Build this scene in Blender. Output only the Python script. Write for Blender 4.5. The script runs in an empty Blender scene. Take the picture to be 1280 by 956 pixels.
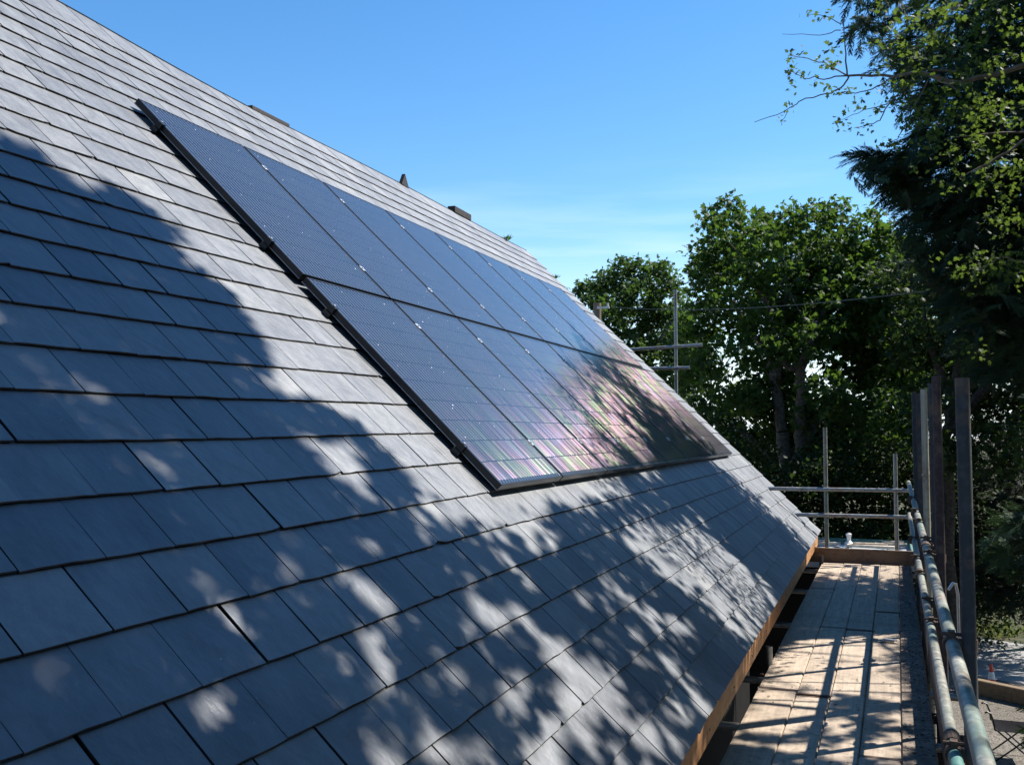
import bpy, math, random
import numpy as np
from mathutils import Vector, Matrix
random.seed(7); rng = np.random.default_rng(11)
sc = bpy.context.scene
COL = sc.collection
R = math.radians
# ------------------------------------------------------------------ frame of reference
F = 1244.3; YAW = 0.35349; PITCH = 0.050477
GZ = 4.5                                   # camera height above the ground (ground is z = 0)
CAM = np.array([0, 0, GZ])
fwd = np.array([-math.sin(YAW)*math.cos(PITCH), math.cos(YAW)*math.cos(PITCH), math.sin(PITCH)])
rgt = np.array([math.cos(YAW), math.sin(YAW), 0.0]); upv = np.cross(rgt, fwd)
ALPHA = 0.770746
NRM = np.array([math.sin(ALPHA), 0, math.cos(ALPHA)]); VD = np.array([math.cos(ALPHA), 0, -math.sin(ALPHA)])
YD = np.array([0, 1.0, 0])
P0 = np.array([-3.9442, 4.5146, 1.9093]) + CAM      # upper near corner of the solar array (top of frame)
T = 0.06                                            # panel top above the slates
SUN_EL, SUN_AZ = R(50.4), R(49.5)
L = np.array([math.cos(SUN_EL)*math.sin(SUN_AZ), math.cos(SUN_EL)*math.cos(SUN_AZ), math.sin(SUN_EL)])
def ray(x, y): return fwd + rgt*(x-640)/F - upv*(y-478)/F
def at(x, y, Y):
    d = ray(x, y); return CAM + d*(Y/d[1])
def gat(x, y, z=0.0):
    d = ray(x, y); return CAM + d*((z-GZ)/d[2])
def proj(P):
    P = np.asarray(P, float) - CAM; d = P@fwd
    d = np.where(d < 1e-3, 1e-3, d)
    return 640+F*(P@rgt)/d, 478-F*(P@upv)/d, (P@fwd)
def rp(Y, v, h=0.0):                                # point on the roof: along the house, down the slope, above the slates
    return np.array([P0[0], Y, P0[2]]) + VD*v + NRM*(h-T)
DY = np.array([0.015212, 0.999774, 0.014862]); DX = np.array([0.99988, -0.015214, 0.0]); DZ = np.cross(DX, DY)
def dk(x, y, z): return CAM + DX*(x*.933-.028) + DY*(y*1.0705) + DZ*z      # scaffold frame: right of, ahead of, above the camera
DECK = -1.78

# ------------------------------------------------------------------ object helpers
def tag(o, label=None, cat=None, group=None, kind=None):
    if label: o['label'] = label
    if cat: o['category'] = cat
    if group: o['group'] = group
    if kind: o['kind'] = kind
    return o
def empty(name, loc, label, cat, group=None):
    o = bpy.data.objects.new(name, None); COL.objects.link(o); o.location = loc; o.empty_display_size = .2
    return tag(o, label, cat, group)
class MB:
    """collects shapes, links them as ONE mesh object"""
    def __init__(s): s.v = []; s.f = []; s.uv = None; s.var = []
    def add(s, vs, fs, var=0.5):
        n = len(s.v); s.v += [tuple(map(float, p)) for p in vs]; s.f += [tuple(i+n for i in f) for f in fs]
        s.var += [var]*len(vs)
    def box(s, o, ax, ay, az, var=.5):       # corner o, three edge vectors
        o, ax, ay, az = map(np.asarray, (o, ax, ay, az))
        P = [o, o+ax, o+ax+ay, o+ay, o+az, o+ax+az, o+ax+ay+az, o+ay+az]
        s.add(P, [(0,3,2,1),(4,5,6,7),(0,1,5,4),(1,2,6,5),(2,3,7,6),(3,0,4,7)], var)
    def tube(s, pts, rad, n=10, cap=True, var=.5):
        pts = [np.asarray(p, float) for p in pts]
        if not hasattr(rad, '__len__'): rad = [rad]*len(pts)
        V = []; ref = None
        for i, p in enumerate(pts):
            t = pts[min(i+1, len(pts)-1)] - pts[max(i-1, 0)]; t = t/(np.linalg.norm(t)+1e-9)
            if ref is None: ref = np.array([0, 0, 1.0]) if abs(t[2]) < .9 else np.array([1.0, 0, 0])
            a = np.cross(t, ref); a /= np.linalg.norm(a)+1e-9; b = np.cross(t, a); ref = np.cross(a, t)
            for k in range(n):
                an = 2*math.pi*k/n; V.append(p + rad[i]*(math.cos(an)*a + math.sin(an)*b))
        Fc = []
        for i in range(len(pts)-1):
            for k in range(n):
                k2 = (k+1) % n; Fc.append((i*n+k, i*n+k2, (i+1)*n+k2, (i+1)*n+k))
        if cap: Fc += [tuple(range(n))[::-1], tuple(range((len(pts)-1)*n, len(pts)*n))]
        s.add(V, Fc, var)
    def pipe(s, a, b, r=.0242, wall=.004, n=16, var=.5):   # open-ended steel tube
        a, b = np.asarray(a, float), np.asarray(b, float)
        s.tube([a, b], r, n, False, var); s.tube([b, a], r-wall, n, False, var)
        t = (b-a)/np.linalg.norm(b-a); ref = np.array([0, 0, 1.0]) if abs(t[2]) < .9 else np.array([1.0, 0, 0])
        u = np.cross(t, ref); u /= np.linalg.norm(u); w = np.cross(t, u)
        for p in (a, b):
            V = []
            for rr in (r, r-wall):
                for k in range(n):
                    an = 2*math.pi*k/n; V.append(p+rr*(math.cos(an)*u+math.sin(an)*w))
            s.add(V, [(k, (k+1) % n, n+(k+1) % n, n+k) for k in range(n)], var)
    def build(s, name, mat, parent=None, smooth=False, origin=None, bevel=0):
        me = bpy.data.meshes.new(name)
        V = np.array(s.v)
        if parent is not None: V = V - np.array(parent.matrix_basis.translation)
        elif origin is not None: V = V - np.array(origin)
        me.from_pydata(V.tolist(), [], s.f)
        at_ = me.color_attributes.new('var', 'FLOAT_COLOR', 'POINT')
        c = np.ones((len(V), 4), np.float32); c[:, :3] = np.array(s.var)[:, None]; at_.data.foreach_set('color', c.ravel())
        if s.uv is not None:
            uvl = me.uv_layers.new(name='UVMap'); arr = np.array(s.uv)[[i for f in s.f for i in f]]
            uvl.data.foreach_set('uv', arr.ravel())
        if smooth: me.polygons.foreach_set('use_smooth', [True]*len(me.polygons))
        me.materials.append(mat); me.update()
        o = bpy.data.objects.new(name, me); COL.objects.link(o)
        if parent is not None: o.parent = parent
        elif origin is not None: o.location = origin
        if smooth:
            try: me.set_sharp_from_angle(angle=R(40))
            except Exception: pass
        if bevel:
            m = o.modifiers.new('bevel', 'BEVEL'); m.width = bevel; m.segments = 1; m.limit_method = 'ANGLE'
        return o
def fast_mesh(name, V, tris, var, mat, parent, normals_smooth=False):
    V = np.asarray(V, np.float32); tris = np.asarray(tris, np.int32)
    if parent is not None: V = V - np.array(parent.location, dtype=np.float32)
    me = bpy.data.meshes.new(name)
    me.vertices.add(len(V)); me.vertices.foreach_set('co', V.ravel())
    me.loops.add(tris.size); me.loops.foreach_set('vertex_index', tris.ravel())
    me.polygons.add(len(tris)); me.polygons.foreach_set('loop_start', np.arange(0, tris.size, 3, dtype=np.int32))
    me.polygons.foreach_set('loop_total', np.full(len(tris), 3, np.int32))
    me.update(calc_edges=True)
    a = me.color_attributes.new('var', 'FLOAT_COLOR', 'POINT')
    c = np.ones((len(V), 4), np.float32); c[:, :3] = np.asarray(var)[:, None]; a.data.foreach_set('color', c.ravel())
    me.materials.append(mat)
    o = bpy.data.objects.new(name, me); COL.objects.link(o)
    if parent is not None: o.parent = parent
    return o

# ------------------------------------------------------------------ materials
class NT:
    def __init__(s, name):
        s.m = bpy.data.materials.new(name); s.m.use_nodes = True; s.t = s.m.node_tree; s.n = s.t.nodes; s.l = s.t.links
        s.b = s.n['Principled BSDF']; s.out = s.n['Material Output']
    def node(s, ty, **kw):
        x = s.n.new(ty)
        for k, v in kw.items(): setattr(x, k, v)
        return x
    def link(s, a, b): s.l.new(a, b)
    def set(s, sock, v):
        if isinstance(v, bpy.types.NodeSocket): s.l.new(v, sock)
        else: sock.default_value = v
    def pos(s): return s.node('ShaderNodeNewGeometry').outputs['Position']
    def mapping(s, vec, scale=(1,1,1), rot=(0,0,0)):
        x = s.node('ShaderNodeMapping'); s.link(vec, x.inputs['Vector']); x.inputs['Scale'].default_value = scale; x.inputs['Rotation'].default_value = rot
        return x.outputs[0]
    def noise(s, vec, scale, detail=4, rough=.55, col=False):
        x = s.node('ShaderNodeTexNoise'); s.link(vec, x.inputs['Vector']); x.inputs['Scale'].default_value = scale
        x.inputs['Detail'].default_value = detail; x.inputs['Roughness'].default_value = rough
        return x.outputs['Color' if col else 'Fac']
    def ramp(s, fac, stops):
        x = s.node('ShaderNodeValToRGB'); s.link(fac, x.inputs[0]); e = x.color_ramp.elements
        while len(e) < len(stops): e.new(.5)
        for i, (p, c) in enumerate(stops):
            e[i].position = p; e[i].color = (c if hasattr(c, '__len__') else (c, c, c))+(1,) if not hasattr(c, '__len__') or len(c) == 3 else c
        return x.outputs[0]
    def math(s, op, a, b=0.0, clamp=False):
        x = s.node('ShaderNodeMath', operation=op); x.use_clamp = clamp; s.set(x.inputs[0], a); s.set(x.inputs[1], b); return x.outputs[0]
    def mix(s, fac, a, b, mode='MIX'):
        x = s.node('ShaderNodeMix', data_type='RGBA', blend_type=mode); s.set(x.inputs[0], fac)
        s.set(x.inputs[6], a if not isinstance(a, tuple) else a+(1,)); s.set(x.inputs[7], b if not isinstance(b, tuple) else b+(1,)); return x.outputs[2]
    def bump(s, h, strength=.3, dist=.01):
        x = s.node('ShaderNodeBump'); s.link(h, x.inputs['Height']); x.inputs['Strength'].default_value = strength; x.inputs['Distance'].default_value = dist
        s.link(x.outputs[0], s.b.inputs['Normal']); return x.outputs[0]
    def var(s):
        x = s.node('ShaderNodeAttribute', attribute_name='var'); return x.outputs['Fac']
    def fin(s, color=None, rough=None, metal=None, spec=None):
        if color is not None: s.set(s.b.inputs['Base Color'], color if not isinstance(color, tuple) else color+(1,))
        if rough is not None: s.set(s.b.inputs['Roughness'], rough)
        if metal is not None: s.set(s.b.inputs['Metallic'], metal)
        if spec is not None: s.set(s.b.inputs['Specular IOR Level'], spec)
        return s.m
M = {}
def simple(name, c, rough=.6, metal=0, n=8, amt=.35, spec=.5, bump=0):
    k = NT(name); p = k.pos(); f = k.noise(p, n, 5)
    lo = tuple(x*(1-amt) for x in c); hi = tuple(min(1, x*(1+amt)) for x in c)
    if bump: k.bump(k.noise(p, n*6, 5), bump, .004)
    M[name] = k.fin(k.ramp(f, [(.3, lo), (.7, hi)]), rough, metal, spec); return M[name]

def mat_slate():
    k = NT('slate'); p = k.pos()
    q = k.mapping(p, (7, 9.5, 7)); v = k.var()
    base = k.ramp(v, [(0, (.012,.013,.016)), (.05, (.022,.023,.027)), (.12, (.054,.061,.075)), (.4, (.077,.085,.098)), (.7, (.100,.107,.117)), (1, (.145,.149,.152))])  # darkest stops paint the shade of slate joints and butts
    st = k.noise(k.mapping(p, (1.3, 2.2, 1.3)), 1.4, 6, .62)
    base = k.mix(k.math('MULTIPLY', k.ramp(st, [(.42, 0), (.75, 1)]), k.math('MULTIPLY', k.math('GREATER_THAN', v, .1), .5)), base, (.15,.158,.17))
    fine = k.noise(q, 1.6, 8, .7)
    base = k.mix(.5, base, k.ramp(fine, [(.25, .25), (.8, .85)]), 'OVERLAY')
    mo = k.noise(p, 6.5, 6, .68); base = k.mix(.5, base, k.ramp(mo, [(.3, .30), (.7, .74)]), 'OVERLAY')
    wn_ = k.noise(k.mapping(p, (.9, 3.2, .9)), 2.6, 6, .7); base = k.mix(k.math('MULTIPLY', k.ramp(wn_, [(.56, 0), (.70, 1)]), .45), base, k.mix(.5, base, (.02,.022,.026)))
    li = k.noise(p, 9, 5, .7); base = k.mix(k.math('MULTIPLY', k.math('MULTIPLY', k.ramp(li, [(.66, 0), (.72, 1)]), k.math('GREATER_THAN', v, .1)), .45), base, (.20,.20,.185))
    sp = k.noise(p, 55, 2, .5); base = k.mix(k.math('MULTIPLY', k.ramp(sp, [(.74, 0), (.80, 1)]), .5), base, (.42,.42,.40))
    h = k.math('ADD', k.math('MULTIPLY', k.noise(q, .9, 7, .62), 1.0), k.math('MULTIPLY', k.noise(p, 4, 3), 1.4))
    k.bump(h, .75, .009)
    M['slate'] = k.fin(base, k.ramp(fine, [(.2, .42), (.8, .60)]), 0, .95)
mat_slate()
def mat_wood(name, c1, c2, axis_scale, rough=.75, grain=1.0, dirt=0, spots=True):
    k = NT(name); p = k.pos(); v = k.var()
    g = k.noise(k.mapping(p, axis_scale), 3.0, 7, .65)
    c = k.mix(k.ramp(g, [(.3, 0), (.7, 1)]), c1, c2)
    c = k.mix(.7, c, k.ramp(v, [(0, .30), (1, .72)]), 'OVERLAY')
    st = k.noise(p, 2.3, 5, .6); c = k.mix(k.math('MULTIPLY', k.ramp(st, [(.5, 0), (.72, 1)]), .45+dirt*.4), c, tuple(x*.45 for x in c1))
    kn = k.node('ShaderNodeTexVoronoi'); kn.inputs['Scale'].default_value = 3.2; k.link(k.mapping(p, (1.6, .6, 1.6)), kn.inputs['Vector'])
    c = k.mix(k.ramp(kn.outputs['Distance'], [(.035, .85), (.07, 0)]), c, tuple(x*.35 for x in c1))
    gr = k.noise(p, 22, 6, .7); c = k.mix(k.math('MULTIPLY', k.ramp(gr, [(.50, 0), (.66, 1)]), .55), c, tuple(x*.5 for x in c1))
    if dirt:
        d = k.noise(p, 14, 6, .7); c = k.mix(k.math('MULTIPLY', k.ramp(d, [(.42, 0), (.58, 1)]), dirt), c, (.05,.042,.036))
    k.bump(g, .35, .004*grain)
    M[name] = k.fin(c, rough, 0, .25)
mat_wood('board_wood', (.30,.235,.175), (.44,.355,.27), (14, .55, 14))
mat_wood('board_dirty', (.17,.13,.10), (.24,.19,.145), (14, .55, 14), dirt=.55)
mat_wood('toe_wood', (.17,.115,.075), (.25,.17,.115), (.8, 14, 14))
mat_wood('fascia_wood', (.33,.155,.065), (.50,.26,.11), (16, 1.2, 16), .6)
mat_wood('sleeper_wood', (.15,.10,.06), (.23,.165,.105), (1, 10, 10))
def mat_steel(name, base, green=0.0, metal=.75, rough=.42):
    k = NT(name); p = k.pos()
    f = k.noise(p, 9, 6, .65); c = k.mix(k.ramp(f, [(.35, 0), (.7, 1)]), tuple(x*.7 for x in base), base)
    r = k.noise(p, 5, 6, .7); c = k.mix(k.math('MULTIPLY', k.ramp(r, [(.52, 0), (.64, 1)]), .75), c, (.16,.10,.065))
    d = k.noise(p, 30, 4, .6); c = k.mix(k.math('MULTIPLY', k.ramp(d, [(.50, 0), (.64, 1)]), .6 if base[0] > .2 else .07), c, (.42,.41,.36))
    met = k.ramp(r, [(.5, metal), (.66, .05)])
    if green:
        g = k.noise(p, 1.1, 4, .6); gm = k.math('MULTIPLY', k.ramp(g, [(.47, 0), (.62, 1)]), green); c = k.mix(gm, c, (.06,.15,.135))
    k.bump(k.noise(p, 40, 4), .15, .002)
    M[name] = k.fin(c, k.ramp(f, [(.3, rough-.08), (.7, rough+.15)]), met if not green else .15, .5)
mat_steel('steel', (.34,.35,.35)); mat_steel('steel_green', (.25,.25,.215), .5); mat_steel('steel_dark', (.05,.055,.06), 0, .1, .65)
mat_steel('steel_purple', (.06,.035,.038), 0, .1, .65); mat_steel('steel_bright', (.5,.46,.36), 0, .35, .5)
mat_steel('steel_paint', (.075,.20,.175), 0, .0, .5)
simple('coupler', (.10,.065,.045), .65, .4, 30, .6); simple('black_frame', (.008,.008,.009), .32, .0, 20, .3)
simple('alloy', (.55,.56,.58), .35, .9, 30, .2); simple('frame_lip', (.30,.31,.33), .4, .6, 20, .2)
def mat_pv():
    k = NT('pv_glass'); uv = k.node('ShaderNodeUVMap').outputs[0]
    s = k.node('ShaderNodeSeparateXYZ'); k.link(uv, s.inputs[0]); u, v = s.outputs[0], s.outputs[1]
    P = .156; N = 4
    cu = k.math('DIVIDE', k.math('SUBTRACT', u, .027), P); cv = k.math('DIVIDE', k.math('SUBTRACT', v, .035), .149)
    fu = k.math('FRACT', cu); fv = k.math('FRACT', cv)
    su = k.math('MULTIPLY', cu, float(N)); fs = k.math('FRACT', su)
    line = k.math('LESS_THAN', fs, .16)                         # busbars
    stripe = k.math('LESS_THAN', k.math('ABSOLUTE', k.math('SUBTRACT', fs, .5)), .25)
    gapv = k.math('LESS_THAN', fv, .045); 
    inside = k.math('MULTIPLY', k.math('MULTIPLY', k.math('GREATER_THAN', u, .027), k.math('LESS_THAN', u, .963)), k.math('MULTIPLY', k.math('GREATER_THAN', v, .035), k.math('LESS_THAN', v, 1.505)))
    cell = k.node('ShaderNodeCombineXYZ'); k.link(k.math('FLOOR', su), cell.inputs[0]); k.link(k.math('FLOOR', cv), cell.inputs[1])
    oi = k.node('ShaderNodeObjectInfo'); k.link(k.math('MULTIPLY', oi.outputs['Random'], 97.0), cell.inputs[2])
    wn = k.node('ShaderNodeTexWhiteNoise', noise_dimensions='3D'); k.link(cell.outputs[0], wn.inputs['Vector'])
    col = k.mix(k.math('MULTIPLY', line, .85), (.008,.010,.017), (.15,.155,.17))
    col = k.mix(k.math('MULTIPLY', gapv, .8), col, (.003,.003,.004))
    dust = k.noise(k.pos(), 42, 1, .4); dm = k.ramp(dust, [(.795, 0), (.815, 1)])
    col = k.mix(dm, col, (.7,.7,.68))
    film = k.noise(k.pos(), 2.5, 5, .6)
    col = k.mix(k.math('MULTIPLY', film, .035), col, (.5,.5,.5))
    k.fin(col, .17, 0, .5); k.b.inputs['IOR'].default_value = 1.36
    # grid fingers under the glass: an anisotropic metal
    g = k.node('ShaderNodeBsdfAnisotropic') if hasattr(bpy.types, 'ShaderNodeBsdfAnisotropic') else k.node('ShaderNodeBsdfGlossy')
    g.distribution = 'GGX'
    tv = k.node('ShaderNodeCombineXYZ'); tv.inputs[0].default_value, tv.inputs[1].default_value, tv.inputs[2].default_value = VD
    k.link(tv.outputs[0], g.inputs['Tangent']); g.inputs['Roughness'].default_value = .47; g.inputs['Anisotropy'].default_value = AN
    hue = k.noise(k.pos(), 3.2, 3, .6)
    tint = k.ramp(hue, [(.30, (.50,.72,.62)), (.40, (.68,.95,.42)), (.46, (1,.82,.70)), (.53, (1,.52,.70)), (.61, (.85,.62,1)), (.72, (.6,.9,.7))])
    tint = k.mix(.22, tint, (1,.88,.9))
    k.link(tint, g.inputs['Color'])
    w = k.math('MULTIPLY', k.math('ADD', k.math('MULTIPLY', wn.outputs['Value'], .75), .2), k.math('ADD', k.math('MULTIPLY', stripe, .65), .2))
    w = k.math('MULTIPLY', k.math('MULTIPLY', w, inside), k.math('SUBTRACT', 1.0, gapv))
    w = k.math('MULTIPLY', w, AW)
    mx = k.node('ShaderNodeMixShader'); k.link(w, mx.inputs[0]); k.link(k.b.outputs[0], mx.inputs[1]); k.link(g.outputs[0], mx.inputs[2])
    k.link(mx.outputs[0], k.out.inputs['Surface']); M['pv'] = k.m
AN, AW = 0.80, 0.078
mat_pv()
def mat_leaf(name, stops, trans=.4, tcol=(.20,.32,.04), rough=.45):
    k = NT(name); v = k.var(); c = k.ramp(v, stops); k.fin(c, rough+.12, 0, .18)
    t = k.node('ShaderNodeBsdfTranslucent'); k.link(k.mix(.65, c, tcol), t.inputs['Color'])
    mx = k.node('ShaderNodeMixShader'); mx.inputs[0].default_value = trans
    k.link(k.b.outputs[0], mx.inputs[1]); k.link(t.outputs[0], mx.inputs[2]); k.link(mx.outputs[0], k.out.inputs['Surface']); M[name] = k.m
mat_leaf('leaf_sycamore', [(0, (.011,.028,.008)), (.6, (.026,.056,.013)), (1, (.07,.12,.026))], .36, (.14,.25,.025))
mat_leaf('leaf_far', [(0, (.016,.036,.012)), (1, (.05,.09,.024))], .34, (.12,.22,.03))
mat_leaf('leaf_thorn', [(0, (.020,.045,.010)), (.7, (.036,.066,.013)), (1, (.095,.115,.025))], .40, (.18,.27,.035))
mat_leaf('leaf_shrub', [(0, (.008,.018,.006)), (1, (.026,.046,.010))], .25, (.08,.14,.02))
mat_leaf('needle', [(0, (.014,.032,.020)), (.6, (.028,.056,.030)), (1, (.055,.092,.036))], .18, (.06,.11,.03), .55)
mat_leaf('needle_dark', [(0, (.006,.014,.008)), (1, (.018,.032,.014))], .12, (.04,.07,.02), .6)
mat_leaf('leaf_shade', [(0, (.03,.06,.015)), (1, (.07,.11,.025))])
simple('bark', (.10,.085,.068), .9, 0, 14, .5, .2, .6); simple('bark_dark', (.05,.04,.033), .9, 0, 14, .5, .2, .6); simple('twig', (.17,.135,.105), .8, 0, 20, .4, .2)
simple('cone_red', (.62,.045,.02), .45, 0, 25, .2); simple('cone_white', (.72,.70,.64), .5, 0, 25, .12); simple('rubber', (.02,.02,.02), .7)
simple('black_cloth', (.010,.010,.012), .9, 0, 30, .3, .05); simple('black_tube', (.01,.01,.011), .4)
simple('wall_render', (.014,.013,.012), .9, 0, 3, .2, .08, .3); simple('lead', (.36,.40,.43), .55, .1, 3, .25); simple('green_timber', (.10,.20,.16), .7, 0, 10, .3)
simple('pale_wood', (.55,.46,.36), .7, 0, 12, .25); simple('ridge_dark', (.022,.017,.015), .75, 0, 20, .5); simple('pole_wood', (.17,.125,.09), .85, 0, 14, .3)
simple('wire', (.09,.09,.09), .6); simple('moss', (.05,.07,.02), .9); simple('shard', (.2,.22,.25), .6); simple('porcelain', (.6,.58,.55), .3)
def mat_ground():
    k = NT('gravel'); p = k.pos(); a = k.noise(p, .35, 5, .6); b = k.noise(p, 38, 3, .6)
    c = k.mix(k.ramp(a, [(.35, 0), (.65, 1)]), (.12,.105,.085), (.19,.17,.145)); c = k.mix(.9, c, k.ramp(b, [(.35, .12), (.65, .82)]), 'OVERLAY'); c2_ = k.noise(p, 9, 5, .7); c = k.mix(k.ramp(c2_, [(.5, 0), (.64, .75)]), c, (.05,.045,.03))
    k.bump(b, .8, .03); M['gravel'] = k.fin(c, .95, 0, .2)
    k = NT('tarmac'); p = k.pos(); a = k.noise(p, 1.2, 6, .6); b = k.noise(p, 60, 2, .6)
    c = k.ramp(a, [(.3, (.20,.195,.185)), (.7, (.27,.262,.25))]); c = k.mix(.4, c, k.ramp(b, [(.3, .3), (.7, .7)]), 'OVERLAY')
    k.bump(b, .4, .01); M['tarmac'] = k.fin(c, .85, 0, .3)
    k = NT('soil'); p = k.pos(); M['soil'] = k.fin(k.ramp(k.noise(p, 3, 6, .65), [(.35, (.035,.045,.02)), (.65, (.10,.085,.055))]), .95, 0, .1)
mat_ground()
mat_leaf('grass', [(0, (.09,.11,.03)), (1, (.17,.18,.06))], .35, (.3,.34,.08))

# ------------------------------------------------------------------ world, sun, camera
w = bpy.data.worlds.new("World"); sc.world = w; w.use_nodes = True
nt = w.node_tree; bg = nt.nodes['Background']
sky = nt.nodes.new('ShaderNodeTexSky'); sky.sky_type = 'NISHITA'; sky.sun_disc = False
sky.sun_elevation = SUN_EL; sky.sun_rotation = SUN_AZ; sky.air_density = 1.0; sky.dust_density = .1; sky.ozone_density = 1.6
tc = nt.nodes.new('ShaderNodeTexCoord'); mp = nt.nodes.new('ShaderNodeMapping'); mp.inputs['Scale'].default_value = (1.0, 1.0, 11); mp.inputs['Rotation'].default_value = (0, R(4), 0)
nz = nt.nodes.new('ShaderNodeTexNoise'); nz.inputs['Scale'].default_value = 2.1; nz.inputs['Detail'].default_value = 5; nz.inputs['Roughness'].default_value = .5
nt.links.new(tc.outputs['Generated'], mp.inputs[0]); nt.links.new(mp.outputs[0], nz.inputs['Vector'])
rm = nt.nodes.new('ShaderNodeValToRGB'); rm.color_ramp.elements[0].position = .46; rm.color_ramp.elements[1].position = .72
nt.links.new(nz.outputs['Fac'], rm.inputs[0])
sx = nt.nodes.new('ShaderNodeSeparateXYZ'); nt.links.new(tc.outputs['Generated'], sx.inputs[0])
hr = nt.nodes.new('ShaderNodeValToRGB'); e = hr.color_ramp.elements                      # cirrus only low in the sky
e[0].position = .0; e[0].color = (.8,.8,.8,1); e[1].position = .27; e[1].color = (0,0,0,1)
e2 = e.new(.17); e2.color = (.6,.6,.6,1)
nt.links.new(sx.outputs[2], hr.inputs[0])
mu = nt.nodes.new('ShaderNodeMath'); mu.operation = 'MULTIPLY'; nt.links.new(rm.outputs[0], mu.inputs[0]); nt.links.new(hr.outputs[0], mu.inputs[1])
mx = nt.nodes.new('ShaderNodeMix'); mx.data_type = 'RGBA'; hz = nt.nodes.new('ShaderNodeValToRGB'); q_ = hz.color_ramp.elements; q_[0].position = .0; q_[0].color = (.9,.9,.9,1); q_[1].position = .20; q_[1].color = (0,0,0,1); q3 = q_.new(.07); q3.color = (.45,.45,.45,1)
nt.links.new(sx.outputs[2], hz.inputs[0]); mm = nt.nodes.new('ShaderNodeMath'); mm.operation = 'MAXIMUM'; nt.links.new(mu.outputs[0], mm.inputs[0]); nt.links.new(hz.outputs[0], mm.inputs[1]); nt.links.new(mm.outputs[0], mx.inputs[0]); hs = nt.nodes.new('ShaderNodeHueSaturation'); hs.inputs['Saturation'].default_value = 1.32; hs.inputs['Value'].default_value = 1.2; nt.links.new(sky.outputs[0], hs.inputs['Color']); nt.links.new(hs.outputs[0], mx.inputs[6]); mx.inputs[7].default_value = (6.6, 7.6, 8.6, 1)
nt.links.new(mx.outputs[2], bg.inputs[0]); bg.inputs[1].default_value = .084
sd = bpy.data.lights.new('sun', 'SUN'); sd.energy = 5.0; sd.angle = R(.48); sd.color = (1, .955, .885)
so = bpy.data.objects.new('sun', sd); COL.objects.link(so); so.rotation_euler = Vector(-L).to_track_quat('-Z', 'Y').to_euler(); so.location = Vector(L*60)
cd = bpy.data.cameras.new('camera'); co = bpy.data.objects.new('camera', cd); COL.objects.link(co); sc.camera = co
cd.sensor_width = 36; cd.lens = F/1280*36; cd.clip_start = .05; cd.clip_end = 3000
co.matrix_world = Matrix(((rgt[0], upv[0], -fwd[0], CAM[0]), (rgt[1], upv[1], -fwd[1], CAM[1]), (rgt[2], upv[2], -fwd[2], CAM[2]), (0,0,0,1)))
sc.view_settings.view_transform = 'Standard'; sc.view_settings.look = 'None'; sc.view_settings.gamma = 1; sc.view_settings.exposure = 1.03
sc.render.resolution_x, sc.render.resolution_y = 1024, 764
sc.cycles.max_bounces = 8; sc.cycles.transparent_max_bounces = 8; sc.cycles.use_denoising = True

# ------------------------------------------------------------------ ground, road, verge
def sheet(name, pts, mat, kind='structure'):
    m = MB(); m.add(pts, [tuple(range(len(pts)))]); o = m.build(name, mat); tag(o, kind=kind); return o
sheet('ground', [(-900,-900,0),(900,-900,0),(900,900,0),(-900,900,0)], M['gravel'])
ra, rb, rc, rd = gat(1228,797), gat(1280,804), gat(1228,846), gat(1280,857)
dr = (rb-ra)/np.linalg.norm(rb-ra); dr2 = (rd-rc)/np.linalg.norm(rd-rc); drm = (dr+dr2); drm /= np.linalg.norm(drm)
pr_ = np.array([-drm[1], drm[0], 0.]);
wid = abs((ra-rc)@pr_)
c0 = rc - drm*30
sheet('road', [c0+(0,0,.004), c0+drm*75+(0,0,.004), c0+drm*75+pr_*wid+(0,0,.004), c0+pr_*wid+(0,0,.004)], M['tarmac'])
sheet('verge', [c0+pr_*wid+(0,0,.008), c0+drm*75+pr_*wid+(0,0,.008), c0+drm*75+pr_*(wid+300)+(0,0,.008), c0-drm*300+pr_*(wid+300)+(0,0,.008), c0-drm*200+pr_*wid+(0,0,.008)], M['soil'])
# grass tufts on the verge: one stuff object
n = 9000
uu = rng.uniform(18, 46, n); ww = wid + .05 + rng.gamma(1.5, .55, n)
keep = (np.sin(uu*2.3)+np.sin(uu*5.1+1)) + ww*.9 > wid*.9 + .1 - rng.random(n)*1.2
uu, ww = uu[keep], ww[keep]; n = len(uu)
B = c0 + drm*uu[:, None] + pr_*ww[:, None]; ang = rng.uniform(0, 6.28, n); hh = rng.uniform(.08, .34, n)*np.where((uu > 29.3) & (uu < 32.2), 1.9, 1.0)
sd_ = np.stack([np.cos(ang), np.sin(ang), 0*ang], -1)*.012; ln = np.stack([rng.normal(0,.07,n), rng.normal(0,.07,n), hh], -1)
V = np.stack([B-sd_, B+sd_, B+ln], 1).reshape(-1, 3)
go = fast_mesh('grass', V, np.arange(n*3).reshape(-1, 3), np.repeat(rng.random(n), 3), M['grass'], None); tag(go, 'sunlit rough grass growing along the far side of the road', 'grass', kind='stuff')

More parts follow.
